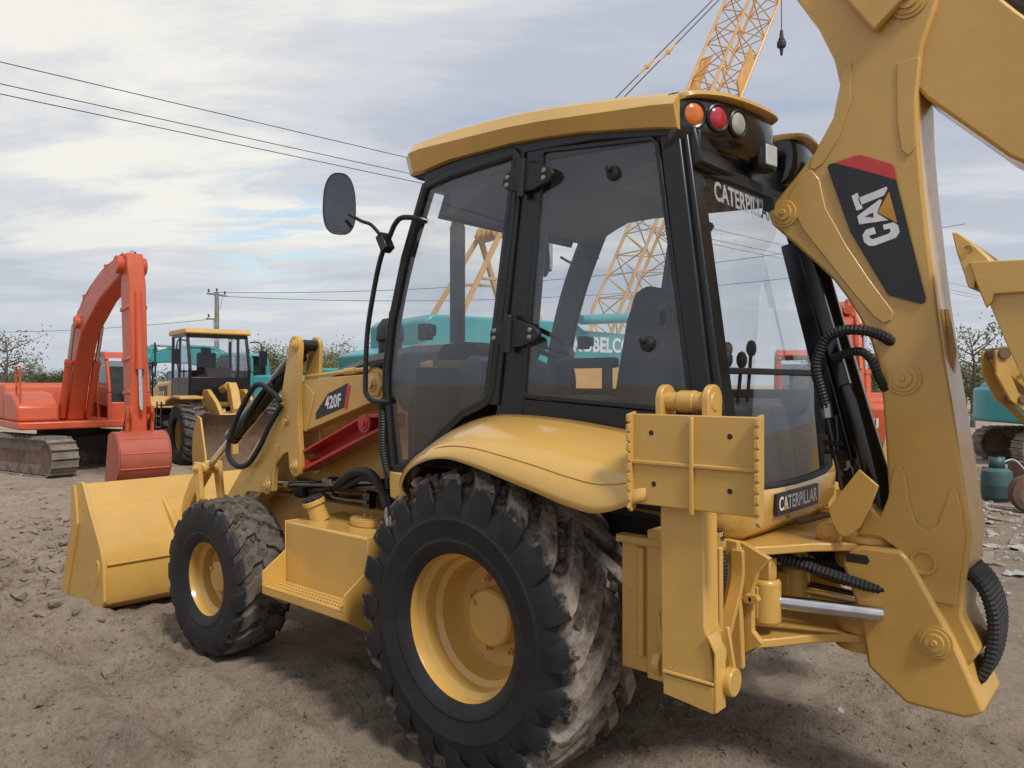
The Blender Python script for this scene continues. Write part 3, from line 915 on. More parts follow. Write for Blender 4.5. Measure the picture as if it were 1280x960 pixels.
# ---- front bucket
bk = MB()
shell = [(4.20, 0.022), (3.60, 0.030), (3.50, 0.045), (3.425, 0.10), (3.405, 0.16), (3.410, 0.34), (3.425, 0.42), (3.465, 0.50), (3.56, 0.615), (3.66, 0.735), (3.725, 0.83), (3.785, 0.925)]
th = 0.022
outer = shell
inner_ = []
for i, p in enumerate(shell):
    a, b = shell[max(0, i - 1)], shell[min(len(shell) - 1, i + 1)]
    t = Vector((b[0] - a[0], b[1] - a[1])).normalized()
    inner_.append((p[0] + t.y * th, p[1] - t.x * th))
bk.prism(outer + inner_[::-1], -1.19, 1.19)
bko = bk.build('front_bucket', 'yellow', bh, 0.003)
for s in (1, -1):
    sp = MB().prism([(3.95, 0.905), (3.80, 0.935), (3.775, 0.925), (3.65, 0.745), (3.455, 0.505), (3.400, 0.40), (3.385, 0.13), (3.43, 0.07), (3.52, 0.03), (3.92, 0.008), (4.18, 0.004), (4.15, 0.06), (3.97, 0.55), (3.90, 0.62), (3.945, 0.86)], 1.19 * s, 1.212 * s)
    so = sp.build('side_plate', 'yellow', bko, 0.003)
    MB().prism([(3.95, 0.900), (3.885, 0.905), (3.83, 0.63), (4.075, 0.035), (4.19, 0.01), (3.975, 0.56)], 1.212 * s, 1.230 * s).build('side_cutter', 'yellow', so, 0.003)
    MB().bar(smoothpath([(3.50, 1.215 * s, 0.40), (3.47, 1.215 * s, 0.385), (3.475, 1.215 * s, 0.30), (3.52, 1.215 * s, 0.20)], 5), 0.012, 0.012).build('weld_bead', 'yellow', so)
MB().prism([(3.68, 0.765), (3.785, 0.925), (3.800, 0.92), (3.70, 0.762)], -1.185, 1.185).build('top_rail', 'yellow', bko, 0.002)
MB().box((3.404, 0, 0.382), (0.012, 2.36, 0.012)).build('weld_bead', 'yellow', bko, 0.002)
MB().box((4.19, 0, 0.022), (0.10, 2.38, 0.026)).build('cutting_edge', 'yellow', bko, 0.004)
for y in (0.66, 0.42, -0.42, -0.66):
    g = MB().prism([(3.70, 0.79), (3.72, 0.80), (3.56, 0.60), (3.42, 0.42), (3.41, 0.20), (3.34, 0.24), (3.28, 0.33), (3.30, 0.42), (3.44, 0.56), (3.50, 0.62)], y - 0.014, y + 0.014)
    go = g.build('hinge_bracket', 'yellow', bko, 0.004)
    pin(MB(), 3.335, y + 0.014 * (1 if y > 0 else -1), 0.37, 0.04, 1 if y > 0 else -1).build('pivot_pin', 'yellow', go)
    MB().prism([(3.60, 0.67), (3.66, 0.73), (3.62, 0.64), (3.52, 0.53)], y - 0.06, y - 0.045).build('gusset', 'yellow', go, 0.002)

# ---- fenders
fin = [(0.735, 1.06), (0.715, 1.18), (0.60, 1.285), (0.45, 1.385), (0.30, 1.465), (0.10, 1.515), (-0.10, 1.52), (-0.30, 1.51), (-0.50, 1.49), (-0.72, 1.462), (-0.93, 1.43)]
fout = [(0.52, 0.90, 1.10), (0.53, 0.93, 1.165), (0.35, 1.04, 1.265), (0.14, 1.12, 1.33), (0.01, 1.125, 1.345), (-0.14, 1.13, 1.325), (-0.32, 1.13, 1.285), (-0.48, 1.13, 1.248), (-0.62, 1.13, 1.215), (-0.76, 1.13, 1.205), (-0.94, 1.125, 1.27)]
for s in (1, -1):
    rows = []
    for (xi, zi), (xo, yo, zo) in zip(fin, fout):
        a, b = Vector((xi, 0.735, zi)), Vector((xo, yo, zo))
        c = Vector((xi * 0.25 + xo * 0.75, yo + 0.006, zo + 0.70 * (zi - zo) + 0.008))
        rows.append([a * (1 - t) ** 2 + c * 2 * t * (1 - t) + b * t * t for t in [k / 14 for k in range(15)]])
    fine_rows = []
    for j in range(15):
        fine_rows.append(smoothpath([r[j] for r in rows], 4))
    fd = MB().grid(fine_rows)
    fo = fd.flip(s).build('fender', 'yellow_glossy', bh, ang=60)
    md = fo.modifiers.new('sheet', 'SOLIDIFY')
    md.thickness = 0.012
    md.offset = -1
    # rolled seam between the top panel and the skirt
    seam = [Vector((r[10].x, r[10].y, r[10].z)) + Vector((0, 0.0015, 0.0015)) for r in rows[3:]]
    MB().tube(smoothpath(seam, 4), 0.0022, 5).flip(s).build('seam', 'yellow_dusty', fo)
    MB().prism([(0.86, 1.20), (0.735, 1.20), (0.72, 1.10), (0.745, 1.04), (0.85, 1.06)], 0.60 * s, 0.742 * s).build('cab_corner_bracket', 'yellow', bh, 0.012)
    inn = MB().prism([(0.7, 1.1), (0.45, 1.36), (0.10, 1.49), (-0.72, 1.43), (-0.95, 1.40), (-0.95, 0.95), (-0.60, 0.9), (0.5, 0.9)], 0.56 * s, 0.59 * s)
    inn.build('wheel_arch_liner', 'dark', bh)

# ---- cab
CY = 0.72
A_path = [(0.845, 1.20), (0.885, 1.44), (0.905, 1.62), (0.905, 1.72), (0.865, 1.98), (0.755, 2.32), (0.575, 2.70)]
cab = MB()
for s in (1, -1):
    cab.bar(smoothpath([(x, (CY - 0.03) * s, z) for x, z in A_path], 4), 0.055, 0.045)
    cab.bar([(0.60, (CY - 0.03) * s, 2.70), (0.0, (CY - 0.03) * s, 2.735), (-0.45, (CY - 0.03) * s, 2.71), (-0.84, (CY - 0.03) * s, 2.645)], 0.06, 0.075)
    cab.prism([(0.115, 1.50), (-0.055, 1.50), (-0.185, 2.72), (-0.045, 2.72)], (CY - 0.07) * s, (CY - 0.002) * s)
    cab.prism([(-0.745, 2.68), (-0.835, 2.68), (-0.985, 1.54), (-1.01, 1.22), (-0.90, 1.22), (-0.895, 1.54)], (CY - 0.08) * s, (CY - 0.004) * s)
    cab.prism([(-0.80, 2.66), (-0.86, 2.66), (-1.02, 1.54), (-1.035, 1.24), (-0.96, 1.22), (-0.96, 1.54)], (CY - 0.12) * s, (CY - 0.025) * s)
    cab.prism([(0.06, 1.60), (-0.905, 1.545), (-0.91, 1.40), (0.06, 1.40)], (CY - 0.06) * s, (CY - 0.006) * s)
    cab.prism([(0.90, 1.24), (0.10, 1.24), (0.10, 1.12), (0.86, 1.12)], (CY - 0.06) * s, (CY - 0.01) * s)
cab.bar([(0.58, -CY + 0.05, 2.68), (0.58, CY - 0.05, 2.68)], 0.06, 0.08, (1, 0, 0))
cab.bar([(0.86, -CY + 0.05, 1.20), (0.86, CY - 0.05, 1.20)], 0.05, 0.10, (1, 0, 0))
cab.bar([(-0.87, -CY + 0.05, 2.56), (-0.87, CY - 0.05, 2.56)], 0.07, 0.15, (1, 0, 0))
cab_o = cab.build('cab_frame', 'black', bh, 0.008)
# floor, inner lower panels, headliner
MB().bar(smoothpath([(x - 0.10, -0.655, z) for x, z in A_path], 4), 0.03, 0.17).build('pillar_trim', 'interior', cab_o, 0.01)
MB().box((-0.05, 0, 1.14), (1.75, 1.30, 0.06)).build('cab_floor', 'rubber', cab_o, 0.005)
hl = MB()
hl.box((-0.12, 0, 2.665), (1.30, 1.28, 0.05)).prism([(0.53, 2.67), (0.52, 2.52), (0.34, 2.60), (0.2, 2.65)], -0.62, 0.62)
hl.build('headliner', 'headliner', cab_o, 0.01)
MB().box((0.60, 0.02, 2.60), (0.012, 1.15, 0.17), ('Y', R(-24))).build('sun_visor', 'rubber', cab_o, 0.004)
rl = MB()
for y in (0.20, -0.02):
    rl.box((0.40, y, 2.605), (0.05, 0.08, 0.014), ('Y', R(26)))
rl.build('ceiling_glint', 'lens_and_glint', cab_o, 0.003)  # pale pads added in place of light reflections under the front headliner

# side doors (left one hinged on the B pillar) and fixed rear quarter windows
door_in = [(0.835, 1.215), (0.875, 1.45), (0.893, 1.62), (0.893, 1.72), (0.853, 1.97), (0.743, 2.31), (0.585, 2.655), (0.40, 2.685), (0.03, 2.705), (0.015, 2.69), (0.138, 1.62), (0.13, 1.585), (0.10, 1.57), (0.30, 1.520), (0.46, 1.415), (0.60, 1.305), (0.76, 1.215)]
door_in = [(0.835, 1.215), (0.875, 1.45), (0.893, 1.62), (0.893, 1.72), (0.853, 1.97), (0.743, 2.31), (0.585, 2.655), (0.40, 2.685), (-0.02, 2.705), (-0.035, 2.69), (0.128, 1.64), (0.15, 1.585), (0.21, 1.555), (0.32, 1.515), (0.46, 1.415), (0.60, 1.305), (0.76, 1.215)]
for s in (1, -1):
    dr = MB()
    p = [(x, CY * s, z) for x, z in door_in]
    loop = p + [p[0], p[1]]
    dr.bar(loop[:-1], 0.036, 0.048)
    dr.prism([(0.185, 1.56), (0.085, 1.56), (-0.075, 2.70), (0.0, 2.70)], (CY - 0.012) * s, (CY + 0.012) * s)
    do = dr.build('cab_door', 'black', bh, 0.006)
    MB().prism(door_in, (CY - 0.002) * s, (CY + 0.003) * s).build('pane', 'glass', do, smooth=False)
    gk = MB().tube([(x * 0.985 + 0.007, (CY + 0.012) * s, z * 0.985 + 0.028) for x, z in door_in + door_in[:1]], 0.010, 6)
    gk.build('gasket', 'rubber', do)
    for hz_, hx in ((2.575, -0.08), (1.885, 0.0)):
        hg = MB()
        k = 0.95
        hg.prism([(hx + 0.115, hz_ + 0.012), (hx + 0.10, hz_ + 0.04), (hx + 0.02, hz_ + 0.058), (hx - 0.03, hz_ + 0.066), (hx - 0.13, hz_ + 0.032), (hx - 0.165, hz_ + 0.012), (hx - 0.175, hz_ - 0.01), (hx - 0.155, hz_ - 0.035), (hx - 0.06, hz_ - 0.062), (hx + 0.02, hz_ - 0.06), (hx + 0.10, hz_ - 0.035), (hx + 0.118, hz_ - 0.01)], (CY + 0.006) * s, (CY + 0.032) * s)
        hg.cyl((hx + 0.008, (CY + 0.034) * s, hz_ - 0.085), (hx - 0.006, (CY + 0.034) * s, hz_ + 0.085), 0.018, 14)
        ho = hg.build('hinge', 'plastic', do, 0.004)
        sc = MB()
        for dx, dz in ((0.088, 0.018), (0.092, -0.016), (-0.125, 0.012), (-0.122, -0.02)):
            sc.lathe([(0.001, 0.006 * s), (0.006, 0.006 * s), (0.011, 0.004 * s), (0.012, 0)], 12, (hx + dx, (CY + 0.032) * s, hz_ + dz))
        sc.build('hinge_screws', 'steel', ho)
    hd = MB().box((0.63, (CY - 0.035) * s, 1.925), (0.075, 0.05, 0.085)).box((0.575, (CY - 0.03) * s, 1.93), (0.03, 0.04, 0.06))
    hd.build('door_latch', 'plastic', do, 0.010)
    lk = MB().lathe([(0.001, 0.02), (0.02, 0.02), (0.10, 0.012), (0.112, 0.0), (0.09, -0.004)], 28, (0, 0, 0))
    lk.v = [(0.775 + x * 0.72, (CY - 0.03 + y) * s, 1.665 + z * 1.35) for x, y, z in lk.v]
    lk.build('door_latch_housing', 'plastic', do)
    qw = [(-0.165, 2.665), (-0.18, 2.685), (-0.72, 2.625), (-0.745, 2.60), (-0.893, 1.575), (-0.875, 1.555), (-0.07, 1.605), (-0.055, 1.625)]
    qo = MB().prism(qw, (CY - 0.014) * s, (CY - 0.009) * s).build('quarter_window', 'glass', bh, smooth=False)
    MB().bar([(x, (CY - 0.01) * s, z) for x, z in qw + qw[:1]], 0.022, 0.020).build('window_frame', 'black', qo, 0.003)
    if s > 0:
        for x, z in ((-0.54, 2.52), (-0.70, 1.815)):
            MB().lathe([(0.001, 0.022), (0.015, 0.022), (0.028, 0.014), (0.032, 0.0)], 20, (x, CY - 0.008, z)).ball((x + 0.005, CY + 0.02, z + 0.015), 0.016, 10).build('window_catch', 'plastic', qo)
        MB().ball((-0.765, CY - 0.03, 1.92), 0.04, 14, (0.85, 0.5, 1.5)).build('window_handle', 'plastic', qo)
    # front of the cab
wr = []
for x, z in A_path:
    wr.append([(x + 0.012 * (1 - (y / 0.67) ** 2), y, z) for y in (-0.67, -0.4, 0, 0.4, 0.67)])
MB().grid(wr).build('windscreen', 'glass', bh, ang=60)

# rear window: one curved sheet in two halves with a rubber bar
plan = [(0.115, 0.665), (0.055, 0.63), (0.018, 0.54), (0.0, 0.40), (-0.008, 0.2), (-0.010, 0.0), (-0.008, -0.2), (0.0, -0.40), (0.018, -0.54), (0.055, -0.63), (0.115, -0.665)]
def rear_x(z):
    return -0.985 + (z - 1.25) * 0.072
def zb(y):
    return 1.225 + 0.03 * abs(y / 0.66) ** 2 + 0.17 * max(0, (abs(y) - 0.50) / 0.165) ** 2
def rear_sheet(z0, z1):
    rows = []
    for k in range(13):
        row = []
        for dx, y in plan:
            lo = max(zb(y), z0)
            z = lo + (z1 - lo) * k / 12
            row.append((rear_x(z) + dx, y, z))
        rows.append(row)
    return rows
rw_lo = MB().grid(rear_sheet(0, 1.70)).build('rear_window', 'glass_rear', bh, ang=60)
rw_up = MB().grid(rear_sheet(1.72, 2.50)).build('rear_window', 'glass_rear', bh, ang=60)
edge = [(rear_x(zb(y)) + dx - 0.004, y, zb(y)) for dx, y in plan]
le = [(rear_x(z) + 0.112, 0.667, z) for z in (2.50, 2.2, 1.8, 1.5, 1.40)]
re_ = [(x, -y, z) for x, y, z in le[::-1]]
MB().tube(le[:-1] + edge + re_[1:], 0.017, 8).build('window_seal', 'rubber', rw_lo)
MB().bar([(rear_x(1.71) + dx - 0.006, y, 1.71) for dx, y in plan], 0.026, 0.03, (0, 0, 1)).build('window_bar', 'rubber', rw_up, 0.004)
MB().bar([(rear_x(2.49) + dx - 0.006, y, 2.50) for dx, y in plan], 0.05, 0.03, (0, 0, 1)).build('window_bar', 'rubber', rw_up, 0.004)
text_obj('CATERPILLAR', 'white_pale', rw_up, (rear_x(2.40) - 0.016, 0.575, 2.375), (0, -1, 0), (0.072, 0, 1), 0.080, 0.56, 0.022)
wp = MB().box((-0.955, 0.12, 2.43), (0.05, 0.06, 0.05)).tube([(-0.985, 0.12, 2.43), (-1.01, -0.02, 2.20), (-1.02, -0.10, 2.02)], 0.010, 8).tube([(-1.012, -0.05, 2.30), (-1.03, -0.22, 1.80)], 0.008, 8).box((-1.015, -0.235, 1.79), (0.03, 0.05, 0.03))
wp.build('wiper', 'plastic', rw_up, 0.003)
# yellow lower rear body
rows = []
for k, (f, dx) in enumerate(((0.0, -0.012), (0.12, -0.026), (0.75, -0.018), (1.0, 0.03))):
    row = []
    for px_, y in plan:
        top = zb(y)
        bot = 1.035 + 0.12 * max(0, (abs(y) - 0.50) / 0.165)
        z = top + (bot - top) * f
        row.append((rear_x(1.2) + px_ * (1.15 if f < 1 else 1.3) + dx, y * 1.06, z))
    rows.append(row)
rows.append([(x + 0.25, y * 0.95, z - 0.0) for x, y, z in rows[-1]])
rb_o = MB().grid(rows).build('rear_body_panel', 'yellow_glossy', bh, ang=50)
MB().box((-1.030, 0.02, 1.158), (0.012, 0.47, 0.094)).build('name_plate', 'decal', rb_o, 0.002)
text_obj('CATERPILLAR', 'white', rb_o, (-1.0362, 0.235, 1.130), (0, -1, 0), (0, 0, 1), 0.060, 0.43, 0.022, 0.001)
MB().prism([(0.155, 1.132), (0.195, 1.132), (0.175, 1.158)], -1.0390, -1.0378, 'X').build('plate_triangle', 'decal_yellow', rb_o, smooth=False)
hs = MB()
hs.tube([(-1.03, 0.02, 1.055), (-1.10, -0.12, 1.075), (-1.16, -0.20, 1.09)], 0.012, 8)
hs.build('latch_chain', 'rust', rb_o)

# roof
def zt(x):
    return float(np.interp(x, [-0.9, -0.56, -0.09, 0.33, 0.6, 0.80], [2.780, 2.838, 2.898, 2.918, 2.912, 2.895]))
def zcr(x):
    return float(np.interp(x, [-0.85, -0.78, -0.09, 0.62, 0.80], [2.715, 2.728, 2.808, 2.835, 2.80]))
def zbt(x):
    return float(np.interp(x, [-0.85, -0.74, -0.37, -0.06, 0.49, 0.58, 0.80], [2.628, 2.655, 2.715, 2.745, 2.750, 2.73, 2.735]))
rows = []
xs = [0.735, 0.715, 0.66, 0.58, 0.40, 0.2, 0.0, -0.2, -0.4, -0.6, -0.76, -0.85]
for i, x in enumerate(xs):
    w = 1 - (0.10 if i == 0 else 0.04 if i == 1 else 0)
    half = [(0.705 * w, zbt(x)), (0.745 * w, zbt(x) + 0.004), (0.775 * w, zcr(x)), (0.735 * w, zt(x) - 0.028), (0.68 * w, zt(x)), (0.4 * w, zt(x) + 0.018), (0.0, zt(x) + 0.026)]
    rows.append([(x, y, z) for y, z in half] + [(x, -y, z) for y, z in half[::-1][1:]])
b = MB().grid(rows)
b.f.append(tuple(range(13)))
n_ = len(rows)
b.f.append(tuple((n_ - 1) * 13 + k for k in range(12, -1, -1)))
roof = b.build('roof', 'yellow', bh, ang=24)
MB().prism([(0.72, 2.735), (0.58, 2.72), (0.5, 2.68), (-0.85, 2.60), (-0.85, 2.63), (-0.37, 2.715), (-0.06, 2.744), (0.49, 2.749)], -0.71, 0.71).build('roof_underside', 'rubber', roof, 0.01)
pod = [(-0.80, 0.728), (-0.842, 0.722), (-0.875, 0.668), (-0.918, 0.565), (-0.945, 0.455), (-0.962, 0.34), (-0.972, 0.24), (-0.966, 0.16), (-0.93, 0.115), (-0.84, 0.10)]
for s in (1, -1):
    rows = []
    for z, k, ins in ((2.775, 0.0, 0.0), (2.745, 0.012, 0), (2.70, 0.016, 0), (2.645, 0.012, 0), (2.60, -0.004, 0.0), (2.575, -0.03, 0.01), (2.56, -0.09, 0.03)):
        row = []
        for i, (x, y) in enumerate(pod):
            dz = -0.035 * (0.73 - y) / 0.6 * 0
            row.append((x - k, (y - ins) * s, z + dz))
        rows.append(smoothpath(row, 3))
    pb = MB().grid(rows)
    po = pb.build('lamp_pod', 'black_gloss', roof, ang=60)
    vis = []
    for z, k in ((2.800, -0.10), (2.803, 0.0), (2.797, 0.032), (2.782, 0.036), (2.774, 0.022), (2.774, -0.05)):
        vis.append(smoothpath([(x - k * (0.4 if i == 0 else 1), y * s, z - (0.034, 0.03, 0.016, 0.006, 0.002, 0, 0, 0, 0, 0)[i]) for i, (x, y) in enumerate(pod)], 3))
    MB().grid(vis).build('visor_edge', 'yellow', roof, ang=40)
    for lx, ly, az, mt in ((-0.872, 0.672, 147, 'lens_amber'), (-0.923, 0.573, 158, 'lens_red'), (-0.953, 0.463, 168, 'lens_clear')):
        q = Matrix.Rotation(R(az - 90), 3, 'Z') @ Matrix.Rotation(R(-4), 3, 'X')
        def place(mb, off):
            mb.v = [tuple(q @ Vector(v) + Vector((lx - 0.002, ly, 2.692)) + (q @ Vector((0, 1, 0))) * off) for v in mb.v]
            return mb.flip(s)
        lo = place(MB().lathe([(0.040, 0.012), (0.050, 0.016), (0.056, 0.012), (0.058, -0.02)], 32), 0.0).build('lamp_bezel', 'black', po)
        ln = MB().lathe([(0.001, 0.016), (0.022, 0.0145), (0.038, 0.010), (0.047, 0.002), (0.048, -0.01)], 32)
        place(ln, 0.006).build('lens', mt, lo)
    wk = MB().box((-0.955, 0.215, 2.615), (0.07, 0.13, 0.12), ('Z', R(-8)))
    wo = wk.flip(s).build('work_lamp', 'black', po, 0.015)
    MB().box((-0.992, 0.208, 2.617), (0.008, 0.085, 0.085), ('Z', R(-8))).flip(s).build('lens', 'lens_and_glint', wo, 0.01)
    rg = MB().prism([(0.47, 2.605), (0.43, 2.61), (0.33, 2.575), (0.20, 2.545), (0.16, 2.535), (0.22, 2.53), (0.36, 2.548), (0.45, 2.57)], -0.905, -0.898, 'X').flip(s)
    rg.build('reflector_trim', 'steel', po)
MB().prism([(-0.79, 2.80), (-0.87, 2.785), (-0.885, 2.765), (-0.83, 2.73), (-0.79, 2.73)], -0.14, 0.14).build('visor_edge', 'yellow', roof, 0.008)
MB().prism([(-0.80, 2.76), (-0.862, 2.74), (-0.90, 2.60), (-0.92, 2.50), (-0.84, 2.48), (-0.80, 2.6)], -0.68, 0.68).build('rear_header', 'black', roof, 0.012)

# mirror and its hand rail (both sides)
for s in (1, -1):
    hr = MB().tube(smoothpath([(0.56, 0.735, 2.475), (0.60, 0.775, 2.49), (0.68, 0.80, 2.50), (0.735, 0.80, 2.475), (0.772, 0.80, 2.425), (0.849, 0.80, 2.316), (0.915, 0.80, 2.121), (0.963, 0.80, 1.913), (0.978, 0.80, 1.66), (0.965, 0.80, 1.60), (0.92, 0.79, 1.568), (0.86, 0.735, 1.565)], 5), 0.0135, 10)
    hr.flip(s)
    ho = hr.build('mirror_rail', 'black', bh)
    cm = MB().box((0.795, 0.815, 2.385), (0.05, 0.06, 0.095), ('Y', R(30))).tube(smoothpath([(0.80, 0.84, 2.42), (0.84, 0.87, 2.475), (0.90, 0.885, 2.50), (0.985, 0.90, 2.545)], 4), 0.010, 8)
    cm.flip(s).build('mirror_bracket', 'black', ho, 0.006)
    rot = Matrix.Rotation(R(-30), 3, 'Z')
    ctr = Vector((1.075, 0.895, 2.617))
    out = [(0.085 * math.copysign(abs(math.cos(a)) ** 0.72, math.cos(a)) * (1.0 - 0.10 * math.sin(a)), 0.162 * math.copysign(abs(math.sin(a)) ** 0.78, math.sin(a))) for a in [2 * PI * k / 36 for k in range(36)]]
    rows = [[(dx, y * k, z * k) for y, z in out] for dx, k in ((-0.004, 0.93), (-0.006, 1.0), (0.012, 1.02), (0.04, 0.92), (0.06, 0.6), (0.064, 0.1))]
    mm = MB().grid(rows, True)
    mm.v = [tuple(rot @ Vector(v) + ctr) for v in mm.v]
    mo = mm.flip(s).build('mirror_housing', 'plastic', ho, ang=50)
    mg = MB().prism([(y * 0.94, z * 0.94) for y, z in out], -0.006, 0.0, 'X')
    mg.v = [tuple(rot @ Vector(v) + ctr) for v in mg.v]
    mg.flip(s).build('mirror_glass', 'mirror', mo, smooth=False)

# cab interior
se = MB().prism([(0.24, 1.60), (0.27, 1.55), (0.22, 1.47), (-0.25, 1.44), (-0.28, 1.52), (-0.18, 1.57)], -0.25, 0.25)
so = se.build('seat', 'fabric', cab_o, 0.03)
sb = MB().prism([(-0.20, 1.54), (-0.24, 1.75), (-0.28, 1.95), (-0.33, 2.10), (-0.42, 2.13), (-0.45, 2.05), (-0.39, 1.80), (-0.34, 1.52)], -0.24, 0.24)
sb.build('backrest', 'fabric', so, 0.035)
for s in (1, -1):
    MB().box((-0.10, 0.29 * s, 1.76), (0.34, 0.07, 0.05)).box((-0.22, 0.29 * s, 1.68), (0.05, 0.04, 0.14)).build('armrest', 'rubber', so, 0.015)
MB().box((0, 0, 1.30), (0.44, 0.42, 0.30)).build('seat_base', 'rubber', so, 0.02)
MB().box((0.80, 0.0, 1.47), (0.05, 1.28, 0.56)).build('front_cowl', 'rubber', cab_o, 0.01)
MB().box((-0.05, -0.675, 1.40), (1.66, 0.03, 0.46)).build('side_lining', 'rubber', cab_o, 0.01)
da = MB().prism([(0.84, 1.20), (0.84, 1.72), (0.70, 1.82), (0.60, 1.78), (0.62, 1.60), (0.74, 1.45), (0.76, 1.20)], -0.30, 0.30)
da.build('dashboard', 'interior', cab_o, 0.02)
sw = MB()
rot = Matrix.Rotation(R(-32), 3, 'Y')
c0 = Vector((0.42, 0.0, 1.90))
ring = [rot @ Vector((0.19 * math.cos(2 * PI * k / 40), 0.19 * math.sin(2 * PI * k / 40), 0)) + c0 for k in range(41)]
sw.tube(ring, 0.014, 8, False)
for a in (90, 210, 330):
    sw.tube([c0 + rot @ Vector((0, 0, -0.03)), c0 + rot @ Vector((0.185 * math.cos(R(a)), 0.185 * math.sin(R(a)), 0))], 0.011, 6)
sw.ball(c0 + rot @ Vector((0, 0, -0.02)), 0.045, 12)
swo = sw.build('steering_wheel', 'plastic', cab_o)
MB().tube([c0 + rot @ Vector((0, 0, -0.02)), (0.62, 0, 1.62)], 0.03, 10).build('steering_column', 'rubber', swo)
cs = MB().prism([(0.45, 1.17), (0.45, 1.50), (0.1, 1.58), (-0.7, 1.58), (-0.7, 1.17)], -0.66, -0.42)
cs.build('side_console', 'interior', cab_o, 0.02)
rc = MB().prism([(-0.62, 1.17), (-0.60, 1.52), (-0.68, 1.58), (-0.80, 1.55), (-0.86, 1.17)], -0.45, 0.45)
rc.build('rear_console', 'interior', cab_o, 0.02)
for k, (x, y, h) in enumerate(((-0.70, 0.20, 0.26), (-0.72, 0.10, 0.20), (-0.72, -0.05, 0.20), (-0.70, -0.2, 0.26), (-0.66, 0.34, 0.16))):
    lv = MB().tube([(x, y, 1.55), (x - 0.02, y, 1.55 + h)], 0.009, 8).ball((x - 0.022, y, 1.57 + h), 0.026, 10, (1, 1, 1.6))
    lv.build('control_lever', 'plastic', cab_o)
MB().ball((-0.71, 0.03, 1.82), 0.024, 12, (1, 1, 1.4)).tube([(-0.70, 0.03, 1.55), (-0.71, 0.03, 1.81)], 0.008, 8).build('brown_knob_lever', 'rust', cab_o)
MB().ball((0.60, -0.25, 2.40), 0.10, 16, (0.15, 0.45, 1.0)).tube([(0.60, -0.25, 2.50), (0.58, -0.2, 2.64)], 0.008, 6).build('inside_mirror', 'rubber', cab_o)

# ---- rear frame, stabilisers, swing post
rf = MB()
rf.box((-0.86, 0, 0.86), (0.06, 1.86, 0.54))
for s in (1, -1):
    rf.box((-0.91, 0.90 * s, 0.85), (0.40, 0.025, 0.50))
    rf.box((-0.80, 0.915 * s, 1.085), (0.20, 0.05, 0.03))
    rf.box((-0.80, 0.915 * s, 0.86), (0.03, 0.03, 0.40))
    rf.prism([(-0.82, 1.06), (-1.0, 1.05), (-1.02, 0.56), (-0.82, 0.5)], 0.515 * s, 0.545 * s)
rfo = rf.build('rear_frame', 'yellow_dusty', bh, 0.006)
# curved web plates and the two horizontal hinge plates of the swing frame
for s in (1, -1):
    wb = MB().prism([(-0.90, 1.04), (-1.00, 1.04), (-1.11, 0.99), (-1.06, 0.93), (-1.04, 0.86), (-1.04, 0.70), (-1.08, 0.66), (-1.0, 0.60), (-0.90, 0.55)], 0.47 * s, 0.50 * s)
    wb.build('web_plate', 'yellow', rfo, 0.006)
    MB().bar(smoothpath([(-1.0, 0.548 * s, 1.02), (-1.0, 0.548 * s, 0.90), (-0.985, 0.60 * s, 0.75), (-0.97, 0.64 * s, 0.62), (-0.965, 0.655 * s, 0.57)], 4), 0.022, 0.05, (0, 1, 0)).build('edge_flange', 'yellow', rfo, 0.004)
for z0, z1, xe in ((0.985, 1.02, -1.30), (0.62, 0.655, -1.30)):
    pl = [(-0.86, 0.52), (-0.98, 0.52), (-1.08, 0.40), (-1.18, 0.24), (-1.27, 0.15), (-1.34, 0.12)]
    pl = pl + arc(-1.34, 0, 0.12, 90, 180, 6)[1:]
    pl2 = [(x, -y) for x, y in pl[::-1][1:]]
    MB().prism(pl + pl2, z0, z1, 'Z').build('hinge_plate', 'yellow', rfo, 0.006)
for z in (1.024, 0.66):
    MB().lathe([(0.001, 0.0), (0.13, 0.0), (0.135, -0.01), (0.135, -0.03), (0.001, -0.03)], 40, (-1.33, 0, z + 0.028), 'Z').build('hinge_disc', 'yellow', rfo)
# swing cylinders
for s in (1, -1):
    cy_ = 0.36 if s > 0 else 0.05
    sc_ = MB().lathe([(0.05, -0.09), (0.062, -0.08), (0.062, 0.08), (0.05, 0.09)], 20, (-1.03, cy_, 0.79), 'Z').box((-1.03, cy_, 0.91), (0.07, 0.07, 0.10)).box((-0.95, cy_, 0.79), (0.16, 0.13, 0.13))
    so_ = sc_.build('swing_cylinder', 'yellow', bh, 0.006)
    MB().tube([(-1.02, cy_, 0.79), (-1.42, cy_ * 0.5, 0.77)], 0.028, 16).build('rod', 'chrome', so_)
    bb_ = MB()
    bolt(bb_, (-1.055, 0.50, 0.83), 0.02, 0.03)
    bolt(bb_, (-1.03, 0.50, 0.83), 0.018, 0.03)
    bb_.flip(s).build('retaining_bolt', 'yellow', so_)
for k in range(6):
    y = 0.26 - 0.1 * k
    ribbed([(-0.88, y, 0.95), (-1.05, y * 0.9, 0.94 - 0.02 * (k % 3)), (-1.22, y * 0.7 + 0.02, 0.90 - 0.03 * (k % 2)), (-1.40, y * 0.5 + 0.02, 0.86), (-1.55, y * 0.4, 0.88)], 0.022, 0.016, 0.14, 8).build('swing_hose', 'rubber', rfo)
